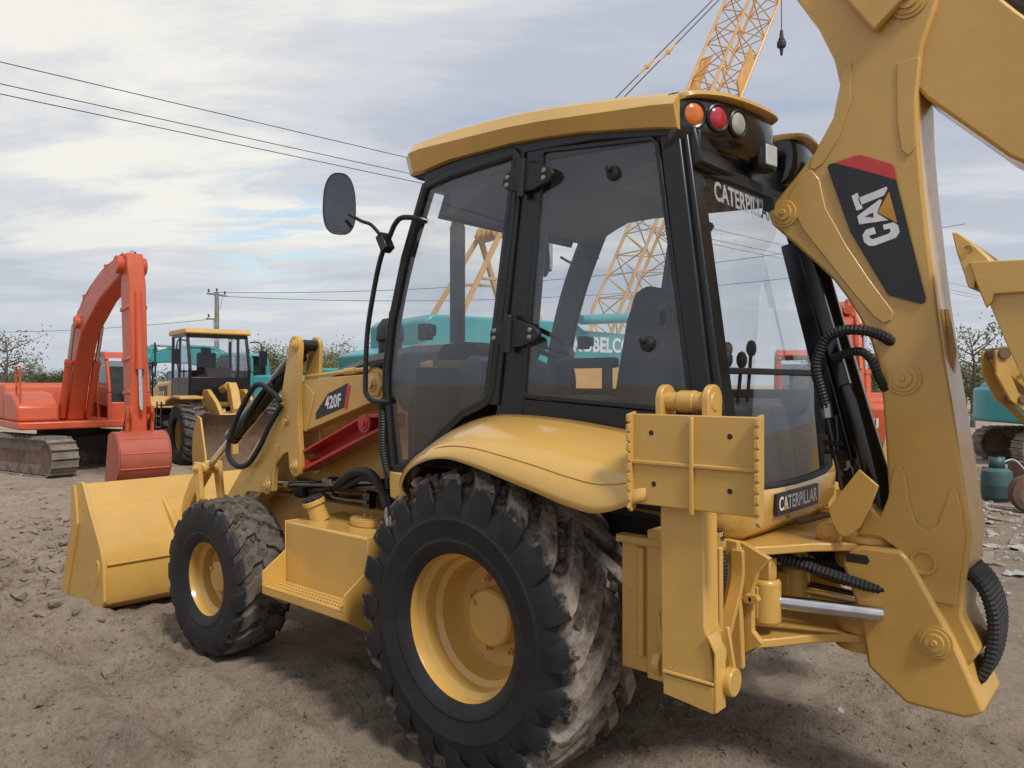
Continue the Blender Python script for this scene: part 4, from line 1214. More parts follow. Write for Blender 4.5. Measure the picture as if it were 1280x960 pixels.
# stabilisers
for s in (1, -1):
    lg = MB()
    lg.prism([(-0.968, 1.55), (-0.975, 0.66), (-0.985, 0.64), (-1.165, 0.64), (-1.175, 0.66), (-1.15, 0.83), (-1.135, 0.87), (-1.125, 1.55)], 0.975 * s, 1.075 * s)
    lo = lg.build('stabilizer_leg', 'yellow', bh, 0.006)
    MB().box((-1.08, 1.085 * s, 0.70), (0.185, 0.016, 0.010)).prism([(-0.99, 0.69), (-0.99, 0.625), (-1.172, 0.605), (-1.172, 0.69)], 1.076 * s, 1.088 * s).prism([(-1.145, 0.85), (-1.155, 0.85), (-1.182, 0.80), (-1.182, 0.61), (-1.172, 0.61), (-1.172, 0.80)], 1.02 * s, 1.088 * s).build('skid_plate', 'yellow', lo, 0.003)
    for x in (-0.930, -1.190):
        lk = MB().cyl((x - 0.016, 1.0 * s, 0.69), (x + 0.016, 1.0 * s, 0.69), 0.046, 20).prism([(x - 0.012, 0.70), (x + 0.012, 0.70), (x + 0.03, 0.86), (x + 0.015, 0.86)], 0.975 * s, 0.99 * s)
        lk.build('pivot_ear', 'yellow', lo, 0.004)
    # pad: sole turned outwards, toothed edges, cross ribs
    pd = MB().box((-1.11, 1.103 * s, 1.405), (0.455, 0.022, 0.305))
    pdo = pd.build('stabilizer_pad', 'yellow', bh, 0.004)
    MB().box((-1.11, 1.118 * s, 1.395), (0.455, 0.012, 0.014)).build('cross_rib', 'yellow', pdo, 0.004)
    MB().box((-1.112, 1.121 * s, 1.395), (0.014, 0.016, 0.315)).build('cross_rib', 'yellow', pdo, 0.004)
    for x, sg in ((-0.884, 1), (-1.336, -1)):
        poly = []
        z = 1.565
        poly.append((1.095 * s, z))
        n_t = 9
        for k in range(n_t):
            z0 = 1.555 - 0.30 * k / n_t
            poly += [(1.142 * s, z0), (1.142 * s, z0 - 0.022), (1.130 * s, z0 - 0.026), (1.130 * s, z0 - 0.031)]
        poly += [(1.138 * s, 1.24), (1.12 * s, 1.225), (1.095 * s, 1.24)]
        MB().prism(poly, x - 0.006, x + 0.006, 'X').build('grouser_edge', 'yellow', pdo, 0.001)
    hl_ = MB()
    for dx, dz in ((-0.13, 0.09), (0.15, 0.09), (-0.13, -0.08), (0.14, -0.08)):
        hl_.lathe([(0.001, 0.013 * s), (0.008, 0.013 * s), (0.0095, 0.011 * s)], 14, (-1.11 + dx, 1.1025 * s, 1.405 + dz))
    hl_.build('bolt_holes', 'dark', pdo)
    er = MB()
    for x in (-0.975, -1.145):
        er.prism(arc(1.045 * s, 1.605, 0.052, 0, 180, 10) + [(1.0 * s, 1.5), (1.09 * s, 1.5)], x - 0.012, x + 0.012, 'X')
    er.cyl((-0.96, 1.045 * s, 1.60), (-1.16, 1.045 * s, 1.60), 0.032, 20).cyl((-1.03, 1.045 * s, 1.60), (-1.09, 1.045 * s, 1.60), 0.037, 20)
    er.build('pad_hinge', 'yellow', lo, 0.004)
    if s > 0:
        hf = MB()
        hf.tube([(-1.045, 0.80, 1.13), (-1.045, 0.80, 0.98)], 0.018, 8).tube([(-1.045, 0.80, 1.10), (-1.045, 0.80, 1.07)], 0.028, 6).tube([(-1.045, 0.80, 1.03), (-1.045, 0.80, 1.0)], 0.026, 6)
        hf.build('valve_fitting', 'yellow', lo)
        ribbed([(-1.045, 0.80, 1.14), (-1.058, 0.80, 1.06), (-1.067, 0.80, 0.99), (-1.052, 0.80, 0.90), (-1.03, 0.80, 0.826), (-0.99, 0.80, 0.76)], 0.014, 0.012).build('hose', 'rubber', lo)

    else:
        # the far stabiliser hangs a little outwards on its pivot
        pv = Vector((0, -1.0, 0.69))
        tilt = Matrix.Translation(pv) @ Matrix.Rotation(R(38), 4, 'X') @ Matrix.Translation(-pv)
        lo.matrix_basis = tilt
        pdo.matrix_basis = tilt

# swing post casting
sp = MB().prism([(-1.30, 1.005), (-1.34, 1.02), (-1.48, 1.022), (-1.52, 0.98), (-1.66, 0.72), (-1.76, 0.48), (-1.70, 0.44), (-1.50, 0.44), (-1.36, 0.55), (-1.33, 0.75), (-1.26, 0.94)], -0.165, 0.165)
spo = sp.build('swing_post', 'yellow', bh, 0.015)
sl = MB().prism([(-1.28, 0.985), (-1.36, 0.985), (-1.37, 0.965), (-1.36, 0.95), (-1.28, 0.95)], 0.1645, 0.1665)
sl.build('post_slot', 'dark', spo)
for z in (0.97, 0.64):
    MB().lathe([(0.001, 0.02), (0.12, 0.02), (0.125, 0.0), (0.12, -0.03), (0.001, -0.03)], 36, (-1.31, 0, z - 0.03), 'Z').build('post_disc', 'yellow', spo)
pin(MB(), -1.60, 0.168, 0.70, 0.06).build('pivot_pin', 'yellow', spo)

# boom
bo = [(-0.957, 2.425), (-0.945, 2.385), (-0.96, 2.345), (-0.99, 2.315), (-1.07, 2.235), (-1.15, 2.155), (-1.22, 2.08), (-1.275, 2.0), (-1.32, 1.92), (-1.36, 1.83), (-1.385, 1.74), (-1.405, 1.60), (-1.415, 1.45), (-1.425, 1.27), (-1.428, 1.21), (-1.418, 1.165), (-1.395, 1.147), (-1.372, 1.158), (-1.36, 1.185), (-1.33, 1.13), (-1.303, 1.075), (-1.31, 1.05), (-1.335, 1.042), (-1.405, 1.047), (-1.435, 1.035), (-1.465, 1.005), (-1.52, 0.91), (-1.59, 0.80), (-1.64, 0.66), (-1.70, 0.62), (-1.735, 0.68), (-1.68, 0.80), (-1.69, 0.93), (-1.705, 1.05), (-1.712, 1.11), (-1.70, 1.20), (-1.67, 1.42), (-1.645, 1.60), (-1.62, 1.76), (-1.585, 2.05), (-1.55, 2.40), (-1.535, 2.60), (-1.53, 2.78), (-1.55, 2.95), (-1.60, 3.10), (-1.59, 3.22), (-1.50, 3.34), (-1.30, 3.45), (-1.12, 3.48), (-1.04, 3.42), (-1.03, 3.34), (-1.07, 3.27), (-1.16, 3.12), (-1.22, 2.98), (-1.245, 2.86), (-1.22, 2.74), (-1.16, 2.64), (-1.06, 2.53)]
bm = MB().prism(bo, -0.13, 0.13).build('boom', 'yellow', bh, 0.012)
# raised plates welded on the boom's flanks
for s in (1, -1):
    MB().prism([(-1.03, 2.44), (-1.10, 2.30), (-1.20, 2.16), (-1.30, 2.02), (-1.375, 1.925), (-1.41, 1.895), (-1.44, 1.905), (-1.448, 1.935), (-1.43, 1.965), (-1.36, 2.07), (-1.27, 2.22), (-1.19, 2.38), (-1.165, 2.50), (-1.13, 2.55), (-1.08, 2.52)], 0.13 * s, 0.137 * s).build('boom_doubler', 'yellow', bm, 0.006)
    lo_ = [(-1.428, 1.215), (-1.440, 1.30), (-1.455, 1.345), (-1.475, 1.345), (-1.49, 1.31), (-1.505, 1.20), (-1.53, 1.125), (-1.565, 1.105), (-1.60, 1.13), (-1.625, 1.21), (-1.64, 1.27), (-1.665, 1.27), (-1.675, 1.22), (-1.692, 1.10), (-1.68, 1.0), (-1.66, 0.84), (-1.58, 0.84), (-1.465, 1.02), (-1.40, 1.06), (-1.32, 1.06), (-1.34, 1.12), (-1.36, 1.165), (-1.40, 1.135)]
    MB().prism(lo_, 0.13 * s, 0.139 * s).build('boom_doubler', 'yellow', bm, 0.006)
    for x, z, r in ((-1.018, 2.385, 0.062), (-1.483, 1.68, 0.064), (-1.10, 3.39, 0.06), (-1.50, 3.13, 0.07)):
        pin(MB(), x, 0.132 * s, z, r, s).build('boom_pin', 'yellow', bm)
    MB().lathe([(0.001, 0.002 * s), (0.034, 0.002 * s), (0.038, 0.012 * s), (0.046, 0.012 * s), (0.048, 0)], 28, (-1.555, 0.139 * s, 0.985)).build('pin_boss', 'yellow', bm)
    MB().prism([(-1.13, 2.58), (-1.125, 2.555), (-1.145, 2.545), (-1.18, 2.565), (-1.245, 2.66), (-1.29, 2.80), (-1.29, 2.95), (-1.255, 2.92), (-1.245, 2.86), (-1.22, 2.74), (-1.16, 2.64)], 0.13 * s, 0.136 * s).build('boom_doubler', 'yellow', bm, 0.004)
    MB().prism([(-1.525, 2.56), (-1.50, 2.53), (-1.475, 2.56), (-1.46, 2.68), (-1.46, 2.9), (-1.54, 2.9), (-1.523, 2.75)], 0.13 * s, 0.136 * s).build('boom_doubler', 'yellow', bm, 0.004)
# bracket plates standing off the rear face
MB().prism([(-1.60, 1.95), (-1.615, 1.95), (-1.64, 1.78), (-1.63, 1.70), (-1.62, 1.72)], -0.02, 0.02).build('hose_guide', 'yellow', bm, 0.003)
for s in (1, -1):
    dcb = MB().prism([(-1.198, 2.543), (-1.206, 2.555), (-1.227, 2.556), (-1.458, 2.447), (-1.561, 1.983), (-1.558, 1.968), (-1.545, 1.961), (-1.429, 2.004), (-1.288, 2.268)], 0.1372 * s, 0.1392 * s).build('boom_decal', 'decal', bm, smooth=False)
    MB().prism([(-1.227, 2.557), (-1.306, 2.570), (-1.330, 2.568), (-1.442, 2.511), (-1.450, 2.499), (-1.459, 2.448)], 0.1372 * s, 0.1394 * s).build('red_stripe', 'decal_red', dcb, smooth=False)
    def fl(pts):
        return pts
    lt = MB()
    for poly in ([(-1.293, 2.411), (-1.316, 2.420), (-1.336, 2.355), (-1.313, 2.349)],
                 [(-1.318, 2.3985), (-1.424, 2.426), (-1.427, 2.417), (-1.414, 2.393), (-1.3275, 2.3695)],
                 [(-1.315, 2.327), (-1.400, 2.381), (-1.407, 2.376), (-1.389, 2.328), (-1.430, 2.295), (-1.323, 2.293)],
                 [(-1.378, 2.275), (-1.347, 2.268), (-1.335, 2.248), (-1.341, 2.221), (-1.358, 2.204), (-1.378, 2.201), (-1.458, 2.223), (-1.471, 2.244), (-1.465, 2.270), (-1.450, 2.284), (-1.411, 2.279), (-1.415, 2.259), (-1.435, 2.262), (-1.440, 2.252), (-1.432, 2.242), (-1.375, 2.228), (-1.363, 2.233), (-1.361, 2.244), (-1.385, 2.248)]):
        lt.prism(poly, 0.1388 * s, 0.1403 * s)
    lt.build('lettering', 'white', dcb, smooth=False)
    MB().prism([(-1.344, 2.321), (-1.375, 2.333), (-1.377, 2.314)], 0.139 * s, 0.1412 * s).build('letter_counter', 'decal', dcb, smooth=False)
    MB().prism([(-1.433, 2.405), (-1.462, 2.280), (-1.392, 2.330)], 0.139 * s, 0.1405 * s).build('logo_triangle', 'decal_yellow', dcb, smooth=False)
# boom cylinder with its lines, cover plate at the foot
bc = MB()
p0, p1 = Vector((-1.018, 0, 2.385)), Vector((-1.395, 0, 1.05))
dd = (p1 - p0).normalized()
bc.tube([p0 + dd * 0.14, p0 + dd * 0.16, p0 + dd * 1.30, p1], [0.05, 0.068, 0.068, 0.05], 24).tube([p0 + dd * 0.15, p0 + dd * 0.24], 0.078, 24)
bc.box((-1.165, 0.085, 1.95), (0.05, 0.03, 0.62), ('Y', R(15.8))).box((-1.13, 0.075, 1.80), (0.07, 0.02, 0.95), ('Y', R(14)))
bco = bc.build('boom_cylinder', 'black_gloss', bh, 0.004)
MB().tube([p0, p0 + dd * 0.2], 0.035, 16).build('rod', 'chrome', bco)
ribbed([(-1.20, 0.16, 1.56), (-1.185, 0.18, 1.64), (-1.175, 0.20, 1.71), (-1.183, 0.20, 1.77), (-1.219, 0.20, 1.842), (-1.284, 0.20, 1.870), (-1.36, 0.19, 1.866), (-1.42, 0.15, 1.84), (-1.45, 0.08, 1.80)], 0.021).build('hose', 'rubber', bco)
ribbed([(-1.22, 0.14, 1.76), (-1.293, 0.16, 1.784), (-1.344, 0.17, 1.783), (-1.382, 0.17, 1.745), (-1.402, 0.16, 1.683), (-1.42, 0.10, 1.62)], 0.017).build('hose', 'rubber', bco)
MB().tube([(-1.198, 0.16, 1.58), (-1.207, 0.165, 1.52)], 0.022, 6).build('hose_fitting', 'steel', bco)
MB().tube([(-1.207, 0.165, 1.53), (-1.225, 0.17, 1.45), (-1.268, 0.17, 1.235)], 0.011, 8).tube([(-1.235, 0.15, 1.53), (-1.245, 0.16, 1.45), (-1.25, 0.165, 1.33), (-1.268, 0.17, 1.29)], 0.008, 8).box((-1.232, 0.17, 1.42), (0.07, 0.035, 0.02)).box((-1.238, 0.17, 1.385), (0.07, 0.035, 0.02)).build('steel_line', 'black', bco)
cvp = MB().prism([(-1.34, 1.325), (-1.412, 1.265), (-1.385, 1.19), (-1.345, 1.10), (-1.31, 1.062), (-1.285, 1.052), (-1.262, 1.06), (-1.24, 1.10), (-1.222, 1.155), (-1.25, 1.20)], 0.185, 0.20)
cvp.build('cylinder_guard', 'yellow', bco, 0.004)
MB().prism([(-1.25, 1.045), (-1.24, 1.08), (-1.20, 1.09), (-1.16, 1.06), (-1.15, 1.02), (-1.25, 1.02)], 0.10, 0.14).lathe([(0.001, 0.02), (0.02, 0.02), (0.03, 0.012), (0.042, 0.012), (0.044, 0)], 20, (-1.20, 0.14, 1.055)).build('lock_lug', 'yellow', rfo, 0.004)
# black hose bundle looping out behind the post
for k in range(7):
    y = 0.09 - 0.03 * k
    ribbed([(-1.50, y, 0.92), (-1.65, y, 0.97), (-1.735, y - 0.03, 0.90), (-1.765, y - 0.05, 0.74), (-1.72, y - 0.03, 0.56), (-1.58, y, 0.52)], 0.021, 0.018, 0.18, 8).build('boom_hose', 'rubber', bm)

# dipper, its cylinder, and the curled digging bucket
dp_out = thick([(-1.30, 3.36), (-1.50, 3.14), (-1.70, 2.87), (-1.95, 2.60), (-2.25, 2.32), (-2.42, 2.16)], [0.22, 0.36, 0.38, 0.36, 0.26, 0.14])
dpo = MB().prism(dp_out, -0.105, 0.105).build('dipper', 'yellow', bh, 0.012)
MB().prism(thick([(-1.36, 3.46), (-1.30, 3.36), (-1.50, 3.13)], [0.16, 0.22, 0.3]), -0.17, -0.135).build('dipper_ear', 'yellow', dpo, 0.008)
MB().prism(thick([(-1.36, 3.46), (-1.30, 3.36), (-1.50, 3.13)], [0.16, 0.22, 0.3]), 0.14, 0.175).build('dipper_ear', 'yellow', dpo, 0.008)
pin(MB(), -2.38, 0.105, 2.19, 0.05).build('pivot_pin', 'yellow', dpo)
dcy = MB().tube([(-1.70, 0, 3.19), (-2.30, 0, 2.62)], 0.058, 20).box((-1.62, 0, 3.10), (0.08, 0.1, 0.2), ('Y', R(40)))
dco2 = dcy.build('bucket_cylinder', 'black_gloss', bh, 0.004)
MB().tube([(-2.28, 0, 2.64), (-2.50, 0, 2.40)], 0.03, 14).build('rod', 'chrome', dco2)
MB().prism(thick([(-2.50, 2.42), (-2.42, 2.16), (-2.40, 2.10)], [0.08, 0.1, 0.08]), 0.11, 0.13).prism(thick([(-2.50, 2.42), (-2.42, 2.16), (-2.40, 2.10)], [0.08, 0.1, 0.08]), -0.13, -0.11).prism(thick([(-2.50, 2.42), (-2.30, 1.98), (-2.22, 1.86)], [0.07, 0.08, 0.08]), 0.135, 0.155).prism(thick([(-2.50, 2.42), (-2.30, 1.98), (-2.22, 1.86)], [0.07, 0.08, 0.08]), -0.155, -0.135).build('bucket_linkage', 'yellow', dco2, 0.004)
curve = [(-1.745, 2.065), (-1.80, 1.92), (-1.85, 1.78), (-1.91, 1.63), (-1.99, 1.52), (-2.10, 1.46), (-2.22, 1.48), (-2.31, 1.57), (-2.36, 1.72), (-2.38, 1.90), (-2.36, 2.02)]
inn = []
for i, p in enumerate(curve):
    a, b_ = curve[max(0, i - 1)], curve[min(len(curve) - 1, i + 1)]
    t = Vector((b_[0] - a[0], b_[1] - a[1])).normalized()
    inn.append((p[0] - t.y * -0.0 + t.y * 0.02 * -1, p[1] + t.x * 0.02))
inn = [(p[0] * 0.955 + -2.06 * 0.045, p[1] * 0.955 + 1.95 * 0.045) for p in curve]
dbk = MB().prism(curve + inn[::-1], -0.30, 0.30).build('digging_bucket', 'yellow', bh, 0.004)
for s in (1, -1):
    MB().prism(curve + [(-2.34, 2.045)], 0.285 * s, 0.304 * s).build('side_plate', 'yellow', dbk, 0.003)
    MB().prism([(-1.738, 2.078), (-2.28, 2.052), (-2.28, 1.955), (-1.812, 1.962), (-1.806, 1.938), (-1.790, 1.915), (-1.765, 1.985)], 0.304 * s, 0.322 * s).build('side_cutter', 'yellow', dbk, 0.005)
for k in range(5):
    y = 0.272 - 0.136 * k
    tip = [(-1.680, 2.192), (-1.697, 2.190), (-1.740, 2.150), (-1.790, 2.092), (-1.815, 2.055), (-1.762, 2.055), (-1.752, 1.985), (-1.735, 1.990), (-1.722, 2.04), (-1.700, 2.11)]
    rows = []
    for (x, z) in tip:
        w = 0.022 + 0.022 * min(1, max(0, (2.19 - z) / 0.12))
        rows.append((x, z, w))
    t = MB()
    n_ = len(tip)
    t.add([(x, y + w, z) for x, z, w in rows] + [(x, y - w, z) for x, z, w in rows], [tuple(range(n_)), tuple(range(2 * n_ - 1, n_ - 1, -1))] + [(i, (i + 1) % n_, n_ + (i + 1) % n_, n_ + i) for i in range(n_)])
    to = t.build('tooth', 'yellow_dusty', dbk, 0.004)
    MB().lathe([(0.001, 0.0), (0.010, 0.0), (0.012, 0.003), (0.014, 0.0)], 14, (-1.735, y + 0.042, 2.125)).build('tooth_pin', 'yellow_worn', to)
MB().prism(thick([(-2.20, 1.9), (-2.38, 2.0), (-2.42, 2.2), (-2.36, 2.24)], [0.1, 0.2, 0.12, 0.1]), -0.13, -0.108).prism(thick([(-2.20, 1.9), (-2.38, 2.0), (-2.42, 2.2), (-2.36, 2.24)], [0.1, 0.2, 0.12, 0.1]), 0.108, 0.13).build('bucket_ear', 'yellow', dbk, 0.005)

# ============================================================ other machines in the yard
def track(parent, L, H, W, y, mat='track', seed=0):
    """crawler track: belt of shoes round two wheels"""
    r = H / 2
    a = L / 2 - r
    belt = MB()
    out = [(a + r * 0.86 * math.cos(t), r + r * 0.86 * math.sin(t)) for t in [R(-90 + 18 * k) for k in range(11)]] + [(-a + r * 0.86 * math.cos(t), r + r * 0.86 * math.sin(t)) for t in [R(90 + 18 * k) for k in range(11)]]
    belt.prism(out, y - W * 0.30, y + W * 0.30)
    per = 4 * a + 2 * PI * r
    n = int(per / 0.17)
    for k in range(n):
        d = per * k / n
        if d < 2 * a:
            x, z, an = -a + d, H - 0.02, 0
        elif d < 2 * a + PI * r:
            t = (d - 2 * a) / r
            x, z, an = a + (r - 0.02) * math.sin(t), r + (r - 0.02) * math.cos(t), t
        elif d < 4 * a + PI * r:
            x, z, an = a - (d - 2 * a - PI * r), 0.02, PI
        else:
            t = (d - 4 * a - PI * r) / r
            x, z, an = -a - (r - 0.02) * math.sin(t), r - (r - 0.02) * math.cos(t), PI + t
        belt.box((x, y, z), (0.15, W, 0.035), ('Y', an)).box((x + 0.05 * math.cos(an) + 0.03 * math.sin(an), y, z - 0.05 * math.sin(an) + 0.03 * math.cos(an)), (0.025, W, 0.04), ('Y', an))
    o = belt.build('track', mat, parent, smooth=False)
    fr = MB().box((0, y, r), (2 * a, W * 0.62, H * 0.34))
    s = 1 if y > 0 else -1
    for x in (-a, a):
        fr.lathe([(0.001, W * 0.34), (r * 0.3, W * 0.34), (r * 0.35, W * 0.31), (r * 0.75, W * 0.31), (r * 0.8, 0)], 24, (x, y, r)).lathe([(0.001, -W * 0.34), (r * 0.3, -W * 0.34), (r * 0.75, -W * 0.31), (r * 0.8, 0)], 24, (x, y, r))
    for k in range(6):
        x = -a + 2 * a * (k + 0.5) / 6
        fr.cyl((x, y - W * 0.33, 0.12), (x, y + W * 0.33, 0.12), 0.09, 12)
    fr.build('roller_frame', 'rust', o)
    return o
def limb(pts, ws, y0, y1, name, mat, parent, bevel=0.02):
    return MB().prism(thick(pts, ws), y0, y1).build(name, mat, parent, bevel)
def ram(p, q, r, name, parent, frac=0.6, mat='black_gloss'):
    p, q = Vector(p), Vector(q)
    m = p.lerp(q, frac)
    o = MB().tube([p, m], r, 14).tube([p.lerp(q, frac - 0.05), m], r * 1.15, 14).build(name, mat, parent)
    MB().tube([m, q], r * 0.55, 12).build('rod', 'chrome', o)
    return o
def excavator(name, label, loc, rz, trk, mat, pose, text=None, group=None, stripe=None, text_y=0.48, text_w=0.96):
    root = empty(name, loc, R(rz), label, 'excavator', group)
    tr = MB().box((0, 0, 0.62), (1.3, 1.5, 0.34)).cyl((0, 0, 0.70), (0, 0, 0.98), 0.62, 28)
    under = tr.build('undercarriage', 'dark', root, 0.03)
    under.rotation_euler = (0, 0, R(trk))
    for s in (1, -1):
        t = track(under, 3.5, 0.80, 0.52, 0.98 * s)
    dk = MB().box((-0.25, 0, 1.04), (3.0, 2.36, 0.16))
    dk.build('deck', mat, root, 0.03)
    en = MB()
    en.prism([(-1.55, 1.12), (-1.55, 1.80), (-1.45, 1.92), (-0.45, 1.92), (-0.38, 1.80), (-0.38, 1.12)], -1.18, 1.18)
    eo = en.build('engine_cover', mat, root, 0.07, seg=3)
    for x in (-1.2, -0.95):
        MB().box((x, -1.19, 1.52), (0.02, 0.02, 0.5)).build('vent_slat', 'dark', eo)
    sb = MB().prism([(-0.36, 1.12), (-0.36, 1.75), (0.5, 1.70), (1.05, 1.45), (1.1, 1.12)], -1.18, -0.42)
    sb.build('tool_box', mat, root, 0.06, seg=3)
    cwp = [(-1.55, 1.16)] + [(-1.55, 1.16)] * 0 + []
    cw = MB()
    pl = [(-1.50, 1.18)] + [(-1.50 - 0.55 * math.sin(R(a)), 1.18 * math.cos(R(a)) if abs(math.cos(R(a))) > 0.05 else 0) for a in (0, 30, 52, 68, 80, 90, 100, 112, 128, 150, 180)] + [(-1.50, -1.18)]
    cw.prism([(x, y) for x, y in pl[1:-1]], 0.98, 1.78, 'Z')
    co = cw.build('counterweight', mat, root, 0.08, seg=3)
    if text:
        text_obj(text, 'white', co, (-2.06, text_y, 1.46), (0, -1, 0), (0, 0, 1), 0.13, text_w, 0.02, 0.006)
        text_obj(text, 'white', eo, (-1.40, -1.184, 1.60), (1, 0, 0), (0, 0, 1), 0.16, 0.9, 0.02, 0.006)
    if stripe:
        MB().box((-0.9, -1.192, 1.30), (1.2, 0.01, 0.07)).build('stripe', stripe, eo)
    # cab, on the operator's left
    cb = MB()
    c = [(-0.34, 1.10), (-0.34, 2.42), (-0.20, 2.56), (0.75, 2.56), (0.92, 2.40), (1.10, 1.70), (1.10, 1.10)]
    for y in (0.36, 1.16):
        for a, b in zip(c, c[1:] + c[:1]):
            cb.bar([(a[0], y, a[1]), (b[0], y, b[1])], 0.07, 0.10)
        cb.bar([(0.30, y, 1.12), (0.30, y, 2.55)], 0.06, 0.09)
    cb.prism([(-0.36, 2.50), (-0.2, 2.60), (0.76, 2.60), (0.9, 2.46), (0.7, 2.52)], 0.33, 1.19).prism([(-0.34, 1.10), (-0.34, 1.62), (0.30, 1.62), (0.30, 1.10)], 1.12, 1.19).prism([(0.30, 1.10), (0.30, 1.45), (1.09, 1.45), (1.09, 1.10)], 1.12, 1.19).box((1.085, 0.76, 1.30), (0.06, 0.78, 0.40)).box((-0.33, 0.76, 1.5), (0.06, 0.8, 0.8))
    co = cb.build('cab', mat, root, 0.02)
    for y in (0.345, 1.175):
        MB().prism([(-0.30, 1.50), (-0.30, 2.40), (-0.18, 2.52), (0.73, 2.52), (0.88, 2.38), (1.07, 1.70), (1.07, 1.40)], y - 0.004, y + 0.004).build('pane', 'glass_dark', co, smooth=False)
    MB().grid([[(1.10, 0.36, 1.45), (1.10, 1.16, 1.45)], [(1.10, 0.36, 1.70), (1.10, 1.16, 1.70)], [(0.92, 0.36, 2.40), (0.92, 1.16, 2.40)]]).build('windscreen', 'glass_dark', co, smooth=False)
    MB().box((0.15, 0.76, 1.65), (0.5, 0.5, 0.5)).box((-0.1, 0.76, 1.95), (0.14, 0.46, 0.7)).build('seat', 'fabric', co, 0.05)
    rl = MB()
    for x in (0.55, 0.95):
        rl.tube([(x, -1.10, 1.45), (x, -1.10, 2.25)], 0.018, 8)
    rl.tube([(0.55, -1.10, 2.25), (0.95, -1.10, 2.25)], 0.018, 8).tube([(0.55, -1.10, 1.85), (0.95, -1.10, 1.85)], 0.018, 8)
    rl.build('guard_rail', mat, root)
    MB().tube([(-0.9, 0.5, 1.9), (-0.9, 0.5, 2.25)], 0.05, 12).build('exhaust_pipe', 'rust', root)
    # boom, dipper, bucket: polylines in the machine's own X-Z plane
    b, a = pose['boom'], pose['arm']
    yb = -0.05
    bo_ = limb(b, pose.get('bw', [0.36, 0.55, 0.62, 0.46, 0.3]), yb - 0.17, yb + 0.17, 'boom', mat, root, 0.03)
    ao_ = limb(a, pose.get('aw', [0.34, 0.46, 0.40, 0.28, 0.22]), yb - 0.14, yb + 0.14, 'dipper', mat, root, 0.025)
    for (x, z), r in ((b[0], 0.14), (b[-1], 0.16), (b[len(b) // 2], 0.13), (a[-1], 0.11)):
        MB().cyl((x, yb - 0.25, z), (x, yb + 0.25, z), r, 18).build('pivot_boss', mat, bo_, 0.01)
    mid = b[len(b) // 2]
    for s in (1, -1):
        ram((0.75, yb + 0.26 * s, 1.20), (mid[0], yb + 0.26 * s, mid[1] - 0.05), 0.075, 'boom_cylinder', root, 0.62, mat)
    n1, n2 = Vector((mid[0], 0, mid[1])), Vector((a[0][0], 0, a[0][1]))
    dv = (n2 - n1).normalized()
    up = Vector((-dv.z, 0, dv.x))
    if up.z < 0:
        up = -up
    ram(n1 + up * 0.36 + Vector((0, yb, 0)), n2 + Vector((0, yb, 0.05)), 0.075, 'arm_cylinder', root, 0.6, mat)
    e1, e2 = Vector((a[0][0], yb, a[0][1])), Vector((a[-1][0], yb, a[-1][1]))
    da = (e2 - e1).normalized()
    fr = Vector((-da.z, 0, da.x))
    if fr.x < 0:
        fr = -fr
    ram(e1.lerp(e2, 0.22) + fr * 0.26, e1.lerp(e2, 0.86) + fr * 0.30, 0.062, 'bucket_cylinder', root, 0.66, mat)
    lkq = e1.lerp(e2, 0.86)
    for s in (1, -1):
        MB().prism(thick([(lkq.x, lkq.z), (lkq.x + fr.x * 0.34, lkq.z + fr.z * 0.34)], [0.13, 0.13]), yb + 0.17 * s - 0.02, yb + 0.17 * s + 0.02).build('link', mat, ao_, 0.01)
    tip = lkq + fr * 0.32
    hx, hz = a[-1]
    hosep = [e1 + Vector((-0.25, 0.12, 0.1)), e1.lerp(e2, 0.05) + fr * -0.45 + Vector((0, 0.1, -0.2)), e1.lerp(e2, 0.2) + fr * -0.42 + Vector((0, 0.1, 0)), e1.lerp(e2, 0.34) + Vector((0, 0.18, 0))]
    MB().tube(smoothpath(hosep, 6), 0.022, 8).build('hose', 'rubber', ao_)
    pts = [(v.x, v.z) for v in smoothpath([(x_, 0, z_) for x_, z_ in pose['bucket']], 4)]                    # profile: hinge side first, round the back, to the teeth
    innr = [(hx + (x - hx) * 0.93 + pose.get('bdx', -0.02), hz + (z - hz) * 0.93) for x, z in pts]
    w = pose.get('bwid', 0.46)
    bmat = 'orange_dull' if mat == 'orange' else mat
    bk_ = MB().prism(pts + innr[::-1], yb - w, yb + w).build('bucket', bmat, root, 0.008)
    for s in (1, -1):
        MB().prism(pts, yb + (w - 0.02) * s, yb + (w + 0.015) * s).build('side_plate', bmat, bk_, 0.008)
        MB().prism(thick([(hx, hz), (tip.x, tip.z), (pts[4][0], pts[4][1]), (pts[0][0], pts[0][1])], [0.12, 0.14, 0.16, 0.1]), yb + 0.2 * s - 0.025, yb + 0.2 * s + 0.025).build('bucket_ear', mat, bk_, 0.01)
    # pipes, clamps and hoses along the boom and dipper
    for s in (1, -1):
        bp_ = [Vector((x_, yb + 0.11 * s, z_)) for x_, z_ in thick(b, [w_ + 0.06 for w_ in pose.get('bw', [0.36, 0.55, 0.62, 0.46, 0.3])])[:len(b)]]
        MB().tube(smoothpath(bp_[1:], 5), 0.022, 8).build('steel_pipe', mat, bo_)
        for q_ in smoothpath(bp_[1:], 3)[1::3]:
            MB().box(q_, (0.07, 0.09, 0.09)).build('pipe_clamp', mat, bo_, 0.01)
        ap_ = [e1.lerp(e2, t_) + fr * (-0.27 + 0.05 * t_) + Vector((0, 0.1 * s, 0)) for t_ in (0.12, 0.4, 0.7)]
        MB().tube(ap_, 0.018, 8).build('steel_pipe', mat, ao_)
    for t_ in (0.30, 0.58, 0.76):
        MB().box(e1.lerp(e2, t_), (0.52 - 0.2 * t_, 0.33, 0.07), ('Y', math.atan2(-fr.z, fr.x))).build('dipper_band', mat, ao_, 0.015)
